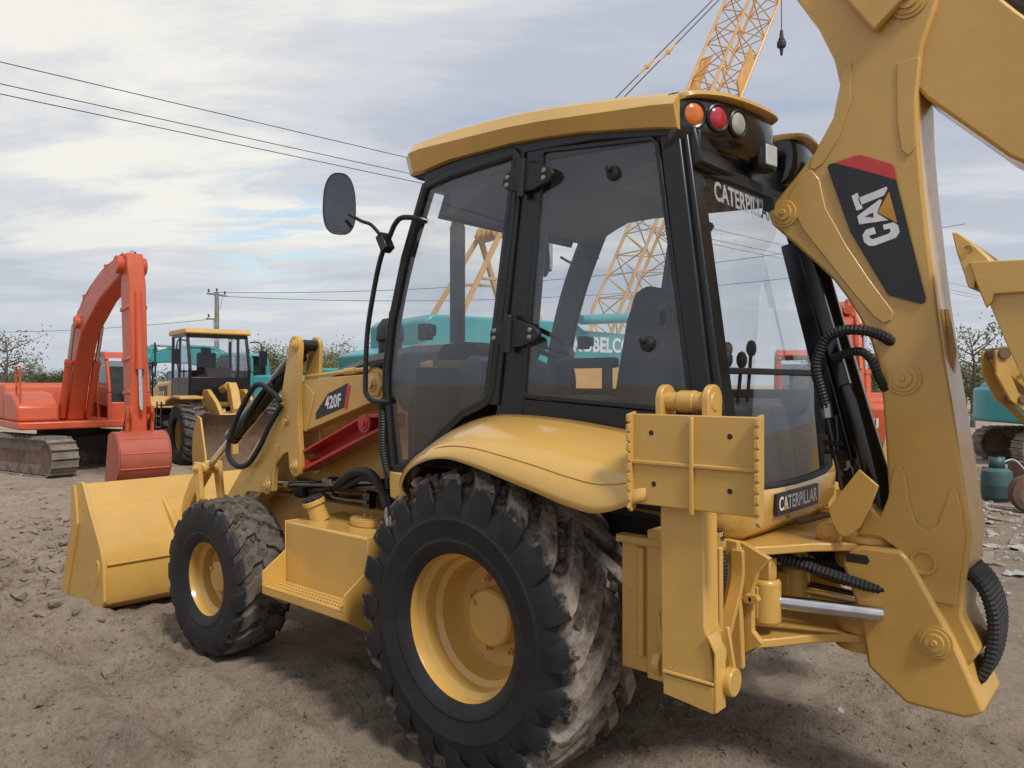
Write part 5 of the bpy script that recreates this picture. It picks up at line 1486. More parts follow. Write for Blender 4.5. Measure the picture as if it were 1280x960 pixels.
    MB().tube(smoothpath([e1.lerp(e2, 0.62) + fr * 0.3 + Vector((0, 0.16, 0)), e1.lerp(e2, 0.68) + fr * 0.42 + Vector((0, 0.2, 0)), e1.lerp(e2, 0.50) + fr * 0.45 + Vector((0, 0.2, 0))], 5), 0.016, 6).build('hose', 'rubber', ao_)
    for k in range(3):
        i0 = 8 + 4 * k
        MB().tube([(pts[i0][0], yb - w * 0.96, pts[i0][1]), (pts[i0][0], yb + w * 0.96, pts[i0][1])], 0.012, 6).build('wear_strip', mat, bk_)
    lx, lz = pts[-1]
    px_, pz_ = pts[-2]
    dvt = Vector((lx - px_, 0, lz - pz_)).normalized()
    for k in range(5):
        y = yb - w + 0.06 + (2 * w - 0.12) * k / 4
        t0 = Vector((lx, y, lz))
        MB().tube([t0 - dvt * 0.1, t0 + dvt * 0.02, t0 + dvt * 0.15], [0.06, 0.055, 0.018], 4).build('tooth', 'steel', bk_)
    return root
# orange excavator, facing the camera side of the yard, dipper hanging
ox = excavator('orange_excavator', 'orange crawler excavator with its bucket hanging down, beside the wheel loader', (16.35, -2.92, -0.235), 174, 15, 'orange',
    dict(boom=[(0.55, 1.20), (1.0, 2.2), (1.75, 3.15), (3.1, 3.72), (4.55, 4.0)], bw=[0.40, 0.52, 0.58, 0.50, 0.36],
         arm=[(4.66, 4.18), (4.72, 3.6), (4.80, 2.6), (4.86, 1.6), (4.90, 0.98)], aw=[0.28, 0.50, 0.48, 0.38, 0.28],
         bucket=[(4.78, 1.02), (5.05, 1.08), (5.30, 0.96), (5.42, 0.72), (5.40, 0.46), (5.22, 0.24), (4.95, 0.14), (4.55, 0.10)], bwid=0.41))
for c_ in ox.children:
    if c_.name.startswith('cab'):
        c_.location = (0, 0.16, 0)
# orange excavator behind, its counterweight towards us
hx_ = excavator('orange_excavator', 'orange crawler excavator standing behind the backhoe, lettered counterweight turned this way', (1.115, -7.61, -0.085), -65.6, 0, 'orange',
    dict(boom=[(0.55, 1.20), (0.8, 2.2), (1.3, 3.0), (2.4, 3.4), (3.6, 3.2)], bw=[0.36, 0.46, 0.50, 0.44, 0.3],
         arm=[(3.6, 3.5), (3.8, 2.9), (3.95, 2.2), (4.0, 1.5), (3.95, 0.98)],
         bucket=[(3.85, 1.0), (4.10, 1.02), (4.35, 0.90), (4.45, 0.66), (4.40, 0.42), (4.20, 0.22), (3.95, 0.16), (3.55, 0.12)]), 'HITACHI', text_y=0.68, text_w=0.72)
hx_.scale = (0.85, 0.85, 0.85)
tl = excavator('teal_excavator', 'teal crawler excavator with lowered boom, half hidden behind the loader arm tower', (21.3, -15.85, -0.24), 205, 10, 'teal',
    dict(boom=[(0.55, 1.20), (1.1, 1.9), (1.9, 2.45), (3.2, 2.35), (4.6, 1.9)],
         arm=[(4.4, 2.25), (4.7, 1.9), (4.9, 1.5), (5.0, 1.1), (5.05, 0.9)],
         bucket=[(4.95, 0.92), (5.2, 0.96), (5.4, 0.85), (5.5, 0.62), (5.45, 0.40), (5.25, 0.22), (5.0, 0.16), (4.6, 0.12)]))
tl2 = excavator('teal_excavator', 'teal crawler excavator close behind the wheel loader, facing away', (23.0, -11.66, -0.24), 25, -15, 'teal',
    dict(boom=[(0.55, 1.20), (1.1, 1.9), (1.9, 2.45), (3.2, 2.6), (4.4, 2.5)],
         arm=[(4.4, 2.9), (4.55, 2.5), (4.7, 2.0), (4.8, 1.5), (4.85, 1.0)],
         bucket=[(4.75, 1.02), (5.0, 1.06), (5.2, 0.95), (5.3, 0.72), (5.25, 0.50), (5.05, 0.32), (4.8, 0.20), (4.4, 0.14)]))
tl.scale = (1.3, 1.3, 1.3)
tl2.scale = (1.15, 1.15, 1.15)
tr_ = excavator('teal_excavator', 'teal crawler excavator with white stripe on muddy tracks, beyond the gas bottle', (-0.3, -18.9, -0.21), 222, -8, 'teal',
    dict(boom=[(0.55, 1.20), (1.1, 1.9), (1.9, 2.45), (3.2, 2.3), (4.4, 1.8)],
         arm=[(4.4, 2.1), (4.6, 1.8), (4.7, 1.5), (4.8, 1.2), (4.85, 0.9)],
         bucket=[(4.75, 0.92), (5.0, 0.96), (5.2, 0.85), (5.3, 0.62), (5.25, 0.40), (5.05, 0.22), (4.8, 0.16), (4.4, 0.12)]), stripe='white')

# ---- wheel loader
wl_ = empty('wheel_loader', (16.44, -6.26, -0.23), R(170), 'yellow articulated wheel loader with tall glazed cab, dusty bucket on the ground', 'wheel loader')
def loader_wheel(x, y):
    s = 1 if y > 0 else -1
    r = MB().lathe([(0.36, 0.20), (0.375, 0.19), (0.33, 0.15), (0.31, 0.05), (0.26, 0.0), (0.14, 0.0), (0.14, 0.08), (0.12, 0.10), (0.001, 0.10)], 40)
    r.flip(s)
    w = r.build('wheel', 'yellow_dusty', wl_, loc=(x, y, 0.71))
    t = MB().lathe([(0.35, 0.22), (0.40, 0.27), (0.52, 0.285), (0.64, 0.27), (0.69, 0.22), (0.705, 0.0), (0.69, -0.22), (0.64, -0.27), (0.52, -0.285), (0.40, -0.27), (0.35, -0.22)], 56)
    for sd in (1, -1):
        for k in range(22):
            a0 = 2 * PI * (k + (0.5 if sd < 0 else 0)) / 22
            pts = []
            for rr, yy, u, wd in ((0.66, 0.278, 0, 0.16), (0.735, 0.25, 0.02, 0.17), (0.745, 0.12, 0.10, 0.15), (0.745, -0.02, 0.2, 0.13)):
                a = a0 - u
                pts.append([((rr - 0.07) * math.cos(a - wd / 2), yy * sd, (rr - 0.07) * math.sin(a - wd / 2)), (rr * math.cos(a - wd * 0.42), yy * sd, rr * math.sin(a - wd * 0.42)), (rr * math.cos(a + wd * 0.42), yy * sd, rr * math.sin(a + wd * 0.42)), ((rr - 0.07) * math.cos(a + wd / 2), yy * sd, (rr - 0.07) * math.sin(a + wd / 2))])
            t.grid(pts)
    t.build('tyre', 'tyre_far', w, ang=30)
for x in (1.5, -1.5):
    for y in (0.98, -0.98):
        loader_wheel(x, y)
fr = MB().box((1.3, 0, 0.95), (1.5, 0.7, 0.5)).box((-1.4, 0, 1.0), (2.4, 0.9, 0.5)).box((0, 0, 0.9), (1.2, 0.5, 0.3)).box((1.5, 0, 0.72), (0.3, 1.6, 0.3)).box((-1.5, 0, 0.72), (0.3, 1.6, 0.3))
fr.build('frame', 'yellow_dusty', wl_, 0.03)
hd = MB().prism([(-0.75, 1.25), (-0.75, 2.0), (-2.2, 1.95), (-2.9, 1.75), (-3.0, 1.1)], -0.75, 0.75)
hdo = hd.build('engine_hood', 'yellow_dusty', wl_, 0.1, seg=3)
for s in (1, -1):
    MB().prism([(-1.2, 1.35), (-1.2, 1.85), (-2.0, 1.82), (-2.0, 1.35)], 0.75 * s, 0.756 * s).build('side_decal', 'decal', hdo)
text_obj('CAT', 'white', hdo, (-1.95, -0.758, 1.48), (1, 0, 0), (0, 0, 1), 0.22, 0.5, 0.03, 0.004)
for s in (1, -1):
    fd = MB().prism([(-0.55, 1.28), (-0.62, 1.42), (-0.85, 1.56), (-1.6, 1.58), (-2.1, 1.45), (-2.3, 1.2), (-2.2, 1.2), (-2.02, 1.38), (-1.55, 1.50), (-0.9, 1.49), (-0.68, 1.36), (-0.62, 1.26)], 0.70 * s, 1.28 * s)
    fd.build('fender', 'yellow_dusty', wl_, 0.02)
    MB().prism([(0.55, 1.35), (0.55, 1.50), (1.2, 1.62), (1.8, 1.60), (1.8, 1.53), (1.2, 1.55), (0.7, 1.45)], 0.72 * s, 1.25 * s).build('fender', 'yellow_dusty', wl_, 0.02)
    ldr = MB()
    for k in range(4):
        ldr.box((-0.25, 1.10 * s, 0.55 + 0.27 * k), (0.42, 0.22, 0.035))
    for x in (-0.45, -0.05):
        ldr.box((x, 1.18 * s, 0.95), (0.04, 0.03, 1.0))
    ldr.build('ladder', 'black', wl_)
    rl = MB()
    for x in (-1.9, -1.4, -0.9):
        rl.tube([(x, 1.18 * s, 1.55), (x, 1.18 * s, 2.45)], 0.02, 8)
    rl.tube([(-1.9, 1.18 * s, 2.45), (-0.9, 1.18 * s, 2.45)], 0.02, 8).tube([(-1.9, 1.18 * s, 2.0), (-0.9, 1.18 * s, 2.0)], 0.016, 8)
    rl.build('hand_rail', 'black', wl_)
cb = MB()
cp_ = [(-0.78, 1.55), (-0.72, 3.10), (0.50, 3.10), (0.72, 2.30), (0.66, 1.55)]
for s in (1, -1):
    for a, b in zip(cp_, cp_[1:] + cp_[:1]):
        cb.bar([(a[0], 0.72 * s, a[1]), (b[0], 0.72 * s, b[1])], 0.07, 0.08)
    cb.bar([(-0.15, 0.72 * s, 1.55), (-0.10, 0.72 * s, 3.1)], 0.06, 0.07)
    cb.prism([(-0.78, 1.45), (-0.78, 2.05), (0.70, 2.05), (0.68, 1.45)], 0.69 * s, 0.75 * s)
cb.box((0.69, 0, 1.75), (0.07, 1.44, 0.62)).box((-0.76, 0, 1.85), (0.07, 1.44, 0.8)).bar([(0.50, -0.72, 3.08), (0.50, 0.72, 3.08)], 0.08, 0.1, (1, 0, 0))
cbo = cb.build('cab', 'black', wl_, 0.015)
MB().prism([(-0.88, 3.12), (-0.85, 3.26), (0.60, 3.26), (0.66, 3.14), (0.6, 3.12)], -0.80, 0.80).build('cab_roof', 'yellow_dusty', cbo, 0.03)
for s in (1, -1):
    MB().prism([(-0.76, 2.05), (-0.72, 3.06), (0.48, 3.06), (0.70, 2.30), (0.69, 2.05)], 0.725 * s, 0.731 * s).build('pane', 'glass', cbo, smooth=False)
MB().grid([[(0.73, -0.69, 2.05), (0.73, 0.69, 2.05)], [(0.74, -0.69, 2.30), (0.74, 0.69, 2.30)], [(0.52, -0.69, 3.04), (0.52, 0.69, 3.04)]]).build('windscreen', 'glass', cbo, smooth=False)
MB().grid([[(-0.79, -0.69, 2.05), (-0.79, 0.69, 2.05)], [(-0.74, -0.69, 3.04), (-0.74, 0.69, 3.04)]]).build('rear_pane', 'glass', cbo, smooth=False)
text_obj('CATERPILLAR', 'white_pale', cbo, (0.575, -0.45, 2.94), (0, 1, 0), (-0.28, 0, 1), 0.09, 0.9, 0.02, 0.004)
MB().box((-0.15, 0, 2.0), (0.5, 0.5, 0.25)).box((-0.38, 0, 2.35), (0.14, 0.48, 0.7)).box((-0.42, 0, 2.75), (0.1, 0.26, 0.18)).build('seat', 'fabric', cbo, 0.05)
MB().prism([(0.45, 1.9), (0.68, 2.0), (0.66, 2.25), (0.50, 2.3)], -0.3, 0.3).tube([(0.62, 0.1, 2.2), (0.30, 0.1, 2.4)], 0.025, 8).build('dashboard', 'interior', cbo)
for s in (1, -1):
    MB().tube(smoothpath([(0.6, 0.76 * s, 2.2), (0.75, 1.0 * s, 2.25), (0.75, 1.02 * s, 2.9), (0.6, 0.78 * s, 2.95)], 4), 0.016, 8).box((0.78, 1.06 * s, 2.55), (0.05, 0.2, 0.36)).build('mirror', 'black', cbo)
for s in (1, -1):
    am = MB().prism([(0.80, 1.60), (0.92, 1.75), (1.25, 1.76), (1.9, 1.45), (2.5, 0.95), (3.0, 0.55), (3.05, 0.35), (2.85, 0.33), (2.3, 0.75), (1.5, 1.2), (0.95, 1.35), (0.78, 1.45)], 0.38 * s, 0.48 * s)
    am.build('lift_arm', 'yellow_dusty', wl_, 0.02)
    ram((0.95, 0.30 * s, 1.0), (1.95, 0.30 * s, 1.25), 0.07, 'lift_cylinder', wl_, 0.6, 'yellow_dusty')
MB().prism([(1.55, 1.55), (1.50, 1.90), (1.62, 1.93), (1.8, 1.75), (2.0, 1.3), (1.9, 1.1), (1.75, 1.3)], -0.1, 0.1).build('bellcrank', 'yellow_dusty', wl_, 0.02)
ram((0.85, 0, 1.75), (1.55, 0, 1.88), 0.085, 'tilt_cylinder', wl_, 0.7, 'yellow_dusty')
prof = [(4.0, 0.03), (3.3, 0.05), (3.12, 0.16), (3.05, 0.4), (3.10, 0.75), (3.25, 1.05), (3.42, 1.22)]
inn2 = [(x + 0.035, z + 0.01) for x, z in prof]
inn2[0] = (4.0, 0.06)
lbk = MB().prism(prof + inn2[::-1], -1.32, 1.32).build('bucket', 'rust', wl_, 0.006)
for s in (1, -1):
    MB().prism(prof + [(3.62, 1.18), (3.95, 0.4)], 1.30 * s, 1.34 * s).build('side_plate', 'yellow_dusty', lbk, 0.008)
    MB().prism([(3.0, 0.3), (3.1, 0.25), (3.12, 0.9), (3.0, 0.75)], 0.36 * s, 0.50 * s).build('bracket', 'yellow_dusty', lbk, 0.01)

# ---- lattice boom crane
cr = empty('crawler_crane', (11.45, -12.25, -0.22), R(-103.6 + 0), 'crawler crane with teal house and tall yellow lattice boom behind the cab', 'crane')
for s in (1, -1):
    track(cr, 5.2, 1.0, 0.76, 1.7 * s)
MB().box((0, 0, 0.75), (2.2, 2.7, 0.5)).cyl((0, 0, 0.9), (0, 0, 1.3), 0.9, 28).build('carbody', 'dark', cr, 0.03)
MB().prism([(-3.4, 1.3), (-3.4, 2.35), (3.1, 2.35), (3.1, 1.5), (2.6, 1.3)], -1.45, 1.45).build('rotating_bed', 'crane_yellow', cr, 0.05)
hs_ = MB().prism([(-3.5, 2.37), (-3.5, 3.35), (-3.3, 3.5), (1.0, 3.5), (1.3, 3.3), (3.0, 3.25), (3.1, 3.1), (3.1, 2.37)], -1.5, 1.5)
hso = hs_.build('machinery_house', 'teal', cr, 0.06)
text_obj('KOBELCO', 'white', hso, (0.9, -1.508, 2.72), (1, 0, 0), (0, 0, 1), 0.42, 2.05, 0.03, 0.004)
MB().prism([(-4.3, 1.4), (-4.4, 2.6), (-3.6, 2.8), (-3.5, 1.4)], -1.5, 1.5).build('counterweight', 'teal', cr, 0.06)
gn = MB()
for s in (1, -1):
    gn.bar([(0.4, 0.8 * s, 3.4), (-0.7, 0.55 * s, 5.9)], 0.12, 0.13).bar([(-2.2, 0.8 * s, 3.4), (-0.7, 0.55 * s, 5.9)], 0.10, 0.12).bar([(-0.15, 0.7 * s, 4.6), (-1.4, 0.7 * s, 4.55)], 0.07, 0.07)
gn.cyl((-0.7, -0.7, 5.9), (-0.7, 0.7, 5.9), 0.08, 16)
for y in (-0.36, -0.12, 0.12, 0.36):
    gn.cyl((-0.7, y - 0.04, 5.9), (-0.7, y + 0.04, 5.9), 0.22, 24)
gn.build('gantry', 'crane_yellow', cr, 0.01)
ram((1.0, -1.7, 3.55), (3.6, -1.7, 3.75), 0.13, 'teal_strut', cr, 0.8, 'teal')
lbm = MB().cyl((2.9, -0.75, 1.9), (2.9, 0.75, 1.9), 0.12, 16)
lat = lbm.build('lattice_boom', 'crane_yellow', cr)
F0, F1 = Vector((2.9, 0, 1.9)), Vector((11.5, 0, 17.6))
bd = (F1 - F0).normalized()
bs = Vector((0, 1, 0))
bu = bd.cross(bs).normalized()
Lb = (F1 - F0).length
def bw(t):
    d = t * Lb
    return max(0.12, 0.62 * min(1, d / 2.2, (Lb - d) / 2.2))
def bpnt(t, i):
    w = bw(t)
    return F0 + bd * (t * Lb) + bs * w * (1, 1, -1, -1)[i] + bu * w * (1, -1, -1, 1)[i]
NB = 22
for i in range(4):
    ch_ = MB()
    ch_.tube([bpnt(t, i) for t in [0, 2.2 / Lb] + [k / 10 for k in range(2, 9)] + [1 - 2.2 / Lb, 1]], 0.052, 8)
    ch_.build('chord', 'crane_yellow', lat)
unit = MB().cyl((0, 0, 0), (0, 0, 1), 0.022, 6).mesh('brace', 'crane_yellow')
def brace(p, q, name='brace', k=1.0):
    o = bpy.data.objects.new(name, unit)
    col.objects.link(o)
    o.parent = lat
    d = q - p
    o.location = p
    o.rotation_euler = d.to_track_quat('Z', 'Y').to_euler()
    o.scale = (k, k, d.length)
for k in range(NB):
    t0, t1 = (k + 0.3) / (NB + 0.6), (k + 1.3) / (NB + 0.6)
    for i in range(4):
        j = (i + 1) % 4
        brace(bpnt(t0, i if k % 2 else j), bpnt(t1, j if k % 2 else i))
        brace(bpnt(t0, i), bpnt(t0, j), k=0.8)
for i_, t0 in ((0, 0.40), (2, 0.42), (0, 0.60), (2, 0.615)):
    a, b_ = bpnt(t0, i_), bpnt(t0 + 0.085, i_)
    c_ = bpnt(t0 + 0.11, (i_ + 1) % 4).lerp(bpnt(t0 + 0.11, i_), 0.66)
    d_ = bpnt(t0 + 0.025, (i_ + 1) % 4).lerp(bpnt(t0 + 0.025, i_), 0.66)
    nn = (b_ - a).cross(c_ - a).normalized() * 0.03
    MB().add([a - nn, b_ - nn, c_ - nn, d_ - nn, a + nn, b_ + nn, c_ + nn, d_ + nn], [(0, 1, 2, 3), (7, 6, 5, 4), (0, 4, 5, 1), (1, 5, 6, 2), (2, 6, 7, 3), (3, 7, 4, 0)]).build('gusset_board', 'crane_yellow', lat, smooth=False)
for s in (1, -1):
    g0, g1 = Vector((-0.7, 0.32 * s, 6.0)), F1 + Vector((-0.1, 0.25 * s, 0.1))
    pe = MB().tube([g0, g1], 0.020, 6)
    pn = pe.build('pendant_rope', 'wire', cr)
    m_ = g0.lerp(g1, 0.50 if s > 0 else 0.53)
    dv = (g1 - g0).normalized()
    MB().tube([m_ - dv * 0.5, m_ - dv * 0.1, m_, m_ + dv * 0.1, m_ + dv * 0.45], [0.025, 0.035, 0.085, 0.06, 0.025], 10).build('rope_socket', 'crane_yellow', pn)
MB().cyl(F1 + Vector((0, -0.3, 0)), F1 + Vector((0, 0.3, 0)), 0.32, 24).build('head_sheave', 'crane_yellow', lat)
hk = F1 + Vector((0.32, 0, 0))
hz_ = 14.25
lo = MB().tube([hk, Vector((hk.x, 0, hz_))], 0.018, 6).build('hoist_rope', 'wire', cr)
MB().tube([(hk.x, 0, hz_ + 0.35), (hk.x, 0, hz_ + 0.1), (hk.x, 0, hz_)], [0.05, 0.08, 0.12], 10).lathe([(0.001, 0.16), (0.10, 0.14), (0.15, 0.09), (0.165, 0.0), (0.15, -0.10), (0.09, -0.14), (0.001, -0.16)], 24, (hk.x, 0, hz_ - 0.15), 'Z').tube([(hk.x, 0, hz_ - 0.3), (hk.x, 0, hz_ - 0.55)], [0.07, 0.04], 8).build('hook_ball', 'interior', lo)

# ---- dark truck standing among the machines
vt = empty('truck', (19.9, -7.9, -0.23), R(150), 'dark blue truck parked behind the wheel loader', 'truck')
tb_ = MB().prism([(-2.6, 0.55), (-2.6, 1.45), (0.5, 1.45), (0.5, 2.05), (0.75, 2.25), (1.7, 2.25), (2.1, 1.55), (2.35, 1.4), (2.35, 0.55)], -0.95, 0.95)
tbo = tb_.build('body', 'navy', vt, 0.06, seg=3)
for s in (1, -1):
    MB().prism([(0.75, 1.55), (0.8, 2.1), (1.6, 2.1), (1.95, 1.55)], 0.945 * s, 0.955 * s).build('side_window', 'black_gloss', tbo)
    for x in (1.5, -1.6):
        w_ = MB().lathe([(0.001, 0.12 * s), (0.22, 0.12 * s), (0.26, 0.08 * s), (0.40, 0.10 * s), (0.42, 0.0), (0.40, -0.1 * s)], 28).build('wheel', 'rubber', vt, loc=(x, 0.85 * s, 0.42))
MB().prism([(-0.8, 1.62), (-0.75, 2.1), (0.75, 2.1), (0.8, 1.62)], 1.85, 1.86, 'X').build('windscreen', 'black_gloss', tbo)

# ---- weathered yellow dipper with linkage lying behind the gas bottle, rusty bucket
da_ = empty('excavator_arm', (-0.35, -11.95, 0), R(222), 'weathered yellow excavator arm with linkage and hose propped up behind the gas bottle', 'excavator arm')
MB().prism(thick([(-0.55, 2.20), (-0.35, 1.98), (0.15, 1.50), (0.9, 0.75), (1.5, 0.12)], [0.30, 0.42, 0.36, 0.30, 0.22]), -0.14, 0.14).build('dipper', 'yellow_worn', da_, 0.02)
lk_ = MB().prism(thick([(-0.66, 2.22), (-0.62, 1.85), (-0.42, 1.45), (-0.2, 1.25)], [0.16, 0.22, 0.18, 0.14]), 0.15, 0.20).build('link', 'yellow_worn', da_, 0.01)
MB().prism(thick([(-0.66, 2.22), (-0.62, 1.85), (-0.42, 1.45), (-0.2, 1.25)], [0.16, 0.22, 0.18, 0.14]), -0.20, -0.15).build('link', 'yellow_worn', da_, 0.01)
MB().prism(thick([(0.0, 1.98), (0.5, 2.02), (1.3, 2.15)], [0.16, 0.26, 0.2]), -0.1, 0.1).build('link', 'yellow_worn', da_, 0.01)
for x, z, r in ((-0.60, 2.16, 0.10), (0.05, 1.92, 0.11), (-0.05, 1.62, 0.08), (-0.3, 1.4, 0.07)):
    MB().cyl((x, -0.24, z), (x, 0.24, z), r, 16).build('pivot_pin', 'rust', da_, 0.01)
ram((-0.22, -0.23, 1.28), (0.85, -0.23, 0.22), 0.055, 'cylinder', da_, 0.72, 'yellow_worn')
ram((-0.22, 0.23, 1.28), (0.85, 0.23, 0.22), 0.055, 'cylinder', da_, 0.72, 'yellow_worn')
MB().tube(smoothpath([(0.02, -0.26, 2.0), (-0.25, -0.28, 1.95), (-0.3, -0.28, 1.7), (-0.05, -0.28, 1.55), (0.02, -0.28, 1.4), (-0.1, -0.28, 1.25)], 6), 0.025, 8).build('hose', 'rubber', da_)
MB().box((0.2, 0, 0.12), (0.9, 0.5, 0.5)).box((0.15, 0, 0.6), (0.3, 0.3, 0.7)).build('prop', 'rust', da_, 0.02)
rbk = empty('loose_bucket', (-1.15, -10.0, 0), R(200), 'rusty brown excavator bucket lying on the ground right of the gas bottle', 'bucket')
rp_ = [(0.42, 0.75), (0.45, 0.5), (0.40, 0.22), (0.2, 0.03), (-0.1, -0.02), (-0.40, 0.08), (-0.56, 0.3)]
MB().prism(rp_ + [(x * 0.93, z * 0.93 + 0.03) for x, z in rp_[::-1]], -0.42, 0.42).build('shell', 'rust', rbk, 0.01)
for s in (1, -1):
    MB().prism(rp_, 0.40 * s, 0.435 * s).build('side_plate', 'rust', rbk, 0.01)
MB().cyl((0.3, -0.2, 0.84), (0.3, 0.2, 0.84), 0.10, 16).box((0.34, 0.15, 0.8), (0.2, 0.04, 0.2)).box((0.34, -0.15, 0.8), (0.2, 0.04, 0.2)).build('hinge', 'rust', rbk, 0.01)
ty_ = MB().lathe([(0.10, 0.08), (0.16, 0.11), (0.24, 0.09), (0.26, 0.0), (0.24, -0.09), (0.16, -0.11), (0.10, -0.08)], 36, (0, 0, 0))
tyo = empty('discarded_wheel', (-0.72, -8.9, 0.20), R(30), 'small muddy wheel standing on the ground by the gas hose', 'wheel')
ty_.build('tyre', 'rust', tyo)
MB().lathe([(0.11, 0.07), (0.09, 0.05), (0.08, 0.0), (0.001, 0.0)], 28).build('rim', 'rust', tyo)
# ---- gas bottle with valve guard and hose
gb = empty('gas_bottle', (-0.203, -9.745, GH(-0.203, -9.745) - 0.01), R(-48), 'dull teal gas bottle with valve collar standing on the littered ground', 'gas bottle')
MB().lathe([(0.001, 0.035), (0.13, 0.035), (0.19, 0.07), (0.205, 0.12), (0.205, 0.25), (0.208, 0.26), (0.205, 0.27), (0.205, 0.40), (0.19, 0.455), (0.13, 0.50), (0.001, 0.51)], 40, ax='Z').build('body', 'teal_dark', gb)
MB().lathe([(0.15, 0.0), (0.155, 0.0), (0.155, 0.06), (0.15, 0.06)], 32, ax='Z').build('foot_ring', 'teal_dark', gb)
cl_ = MB()
rows = [[(0.105 * math.cos(R(a)), 0.105 * math.sin(R(a)), z) for a in range(40, 321, 14)] for z in (0.49, 0.66)]
cl_.grid(rows)
co_ = cl_.build('valve_collar', 'teal_dark', gb)
co_.modifiers.new('sheet', 'SOLIDIFY').thickness = 0.008
MB().cyl((0, 0, 0.5), (0, 0, 0.60), 0.03, 12).cyl((0, -0.03, 0.57), (0.02, -0.10, 0.57), 0.018, 10).build('valve', 'red', gb)
gh = [(-0.24, -9.83, 0.55), (-0.40, -9.95, 0.58), (-0.62, -9.75, 0.35), (-0.72, -9.5, 0.06), (-0.5, -9.15, 0.03), (-0.25, -9.1, 0.03), (-0.1, -9.3, 0.03), (0.1, -9.2, 0.03), (0.22, -9.35, 0.02)]
tag(MB().tube(smoothpath([(x, y, z + GH(x, y)) for x, y, z in gh], 8), 0.012, 8).build('gas_hose', 'hose_white', None), 'pale gas hose coming off the bottle and curling over the ground', 'hose')

# ---- timber baulks and beams under the far machines, planks and scraps
rnd = random.Random(5)
for i, (x, y, L, w, h, a, m, lb) in enumerate((
        (-0.7, -14.2, 3.2, 0.32, 0.34, 222, 'track', 'muddy grey steel beam lying before the teal excavator tracks'),
        (0.1, -15.2, 3.6, 0.30, 0.26, 226, 'wood', 'long grey timber baulk lying behind the muddy steel beam'))):
    b_ = MB().box((0, 0, h / 2), (L, w, h))
    if m == 'track':
        for k in (-1, 0, 1):
            b_.box((k * 1.0, w / 2 + 0.012, h / 2), (0.12, 0.02, 0.12))
    o = b_.build('steel_beam' if m == 'track' else 'timber_baulk', m, None, 0.02)
    o.location = (x, y, GH(x, y) - 0.02)
    o.rotation_euler = (0, 0, R(a))
    tag(o, lb, 'beam')
def scatter_spot(lo_px, hi_px, f0, f1):
    f = rnd.uniform(f0, f1)
    r = rnd.uniform(lo_px, hi_px) * f
    return -2.305 + 0.662 * f - 0.75 * r, 3.34 - 0.75 * f - 0.662 * r
for k in range(26):
    x, y = scatter_spot(0.59, 0.68, 6.5, 14)
    L, w, h = rnd.uniform(0.18, 0.7), rnd.uniform(0.03, 0.09), rnd.uniform(0.012, 0.03)
    o = MB().box((0, 0, h / 2), (L, w, h)).build('plank', 'wood', None, 0.003)
    o.location = (x, y, GH(x, y) - 0.003)
    o.rotation_euler = (0, rnd.uniform(-0.03, 0.03), rnd.uniform(0, PI))
    tag(o, 'short broken plank lying on the littered ground round the gas bottle', 'plank', 'broken planks round the gas bottle')
for k in range(11):
    x, y = scatter_spot(0.59, 0.68, 6.0, 13)
    s_ = rnd.uniform(0.05, 0.14)
    rows = [[(s_ * (i - 1.5) * 0.5 + rnd.uniform(-0.3, 0.3) * s_ * 0.4, s_ * (j - 1.5) * 0.4 + rnd.uniform(-0.3, 0.3) * s_ * 0.4, rnd.uniform(0.004, 0.35) * s_) for j in range(4)] for i in range(4)]
    o = MB().grid(rows).build('paper_scrap', 'paper', None, smooth=False)
    o.location = (x, y, GH(x, y) + 0.004)
    o.rotation_euler = (0, 0, rnd.uniform(0, 6))
    o.modifiers.new('sheet', 'SOLIDIFY').thickness = 0.003
    tag(o, 'crumpled pale scrap lying on the littered ground round the gas bottle', 'litter', 'pale scraps round the gas bottle')

# ---- utility pole and overhead wires
up_ = empty('utility_pole', (40.47, -18.92, -0.25), R(15), 'grey utility pole with two crossarms rising behind the wheel loader', 'utility pole')
MB().tube([(0, 0, 0), (0, 0, 7.3)], [0.17, 0.12], 14).build('post', 'pole', up_)
for z, L, dx in ((7.15, 1.4, 0), (5.7, 0.9, 0.3)):
    MB().box((0, dx, z), (0.10, L, 0.10)).build('crossarm', 'pole', up_, 0.01)
for y, z in ((-0.6, 7.2), (0.6, 7.2), (0.0, 7.3), (0.6, 5.75)):
    MB().lathe([(0.001, 0.2), (0.04, 0.19), (0.06, 0.12), (0.04, 0.1), (0.06, 0.06), (0.03, 0.0)], 12, (0, y, z + 0.03), 'Z').build('insulator', 'interior', up_)
MB().tube(smoothpath([(0.1, -0.55, 7.15), (0.2, -0.4, 6.4), (0.15, 0.1, 5.6), (0.12, 0.0, 4.6)], 5), 0.012, 6).build('drop_wire', 'wire', up_)
def wire(p, q, sag, r, label):
    p, q = Vector(p), Vector(q)
    pts = [p.lerp(q, k / 40) - Vector((0, 0, sag * 4 * (k / 40) * (1 - k / 40))) for k in range(41)]
    return tag(MB().tube(pts, r, 5).build('power_line', 'wire', None), label, 'power line')
d0 = Vector((-0.768, -6.281, 0.0)) / 6.328
for k, (dz, dx, lb) in enumerate(((0, 0, 'uppermost black overhead line crossing the sky behind the cab roof'), (-0.42, 0.2, 'middle overhead line running just below the uppermost one'), (-0.60, 0.35, 'lowest of the three overhead lines passing behind the cab roof'))):
    base = Vector((16.942 + dx, -6.347, 8.95 + dz))
    wire(base - d0 * 40, base + d0 * 60, 0.15, 0.012, lb)
wire((40.3, -18.6, 7.0), (6.0, -40.0, 9.6), 1.0, 0.016, 'sagging overhead line running from the utility pole behind the trees')
wire((40.5, -19.3, 6.85), (9.0, -43.0, 8.4), 1.0, 0.016, 'second sagging overhead line from the lower side of the utility pole crossarm')
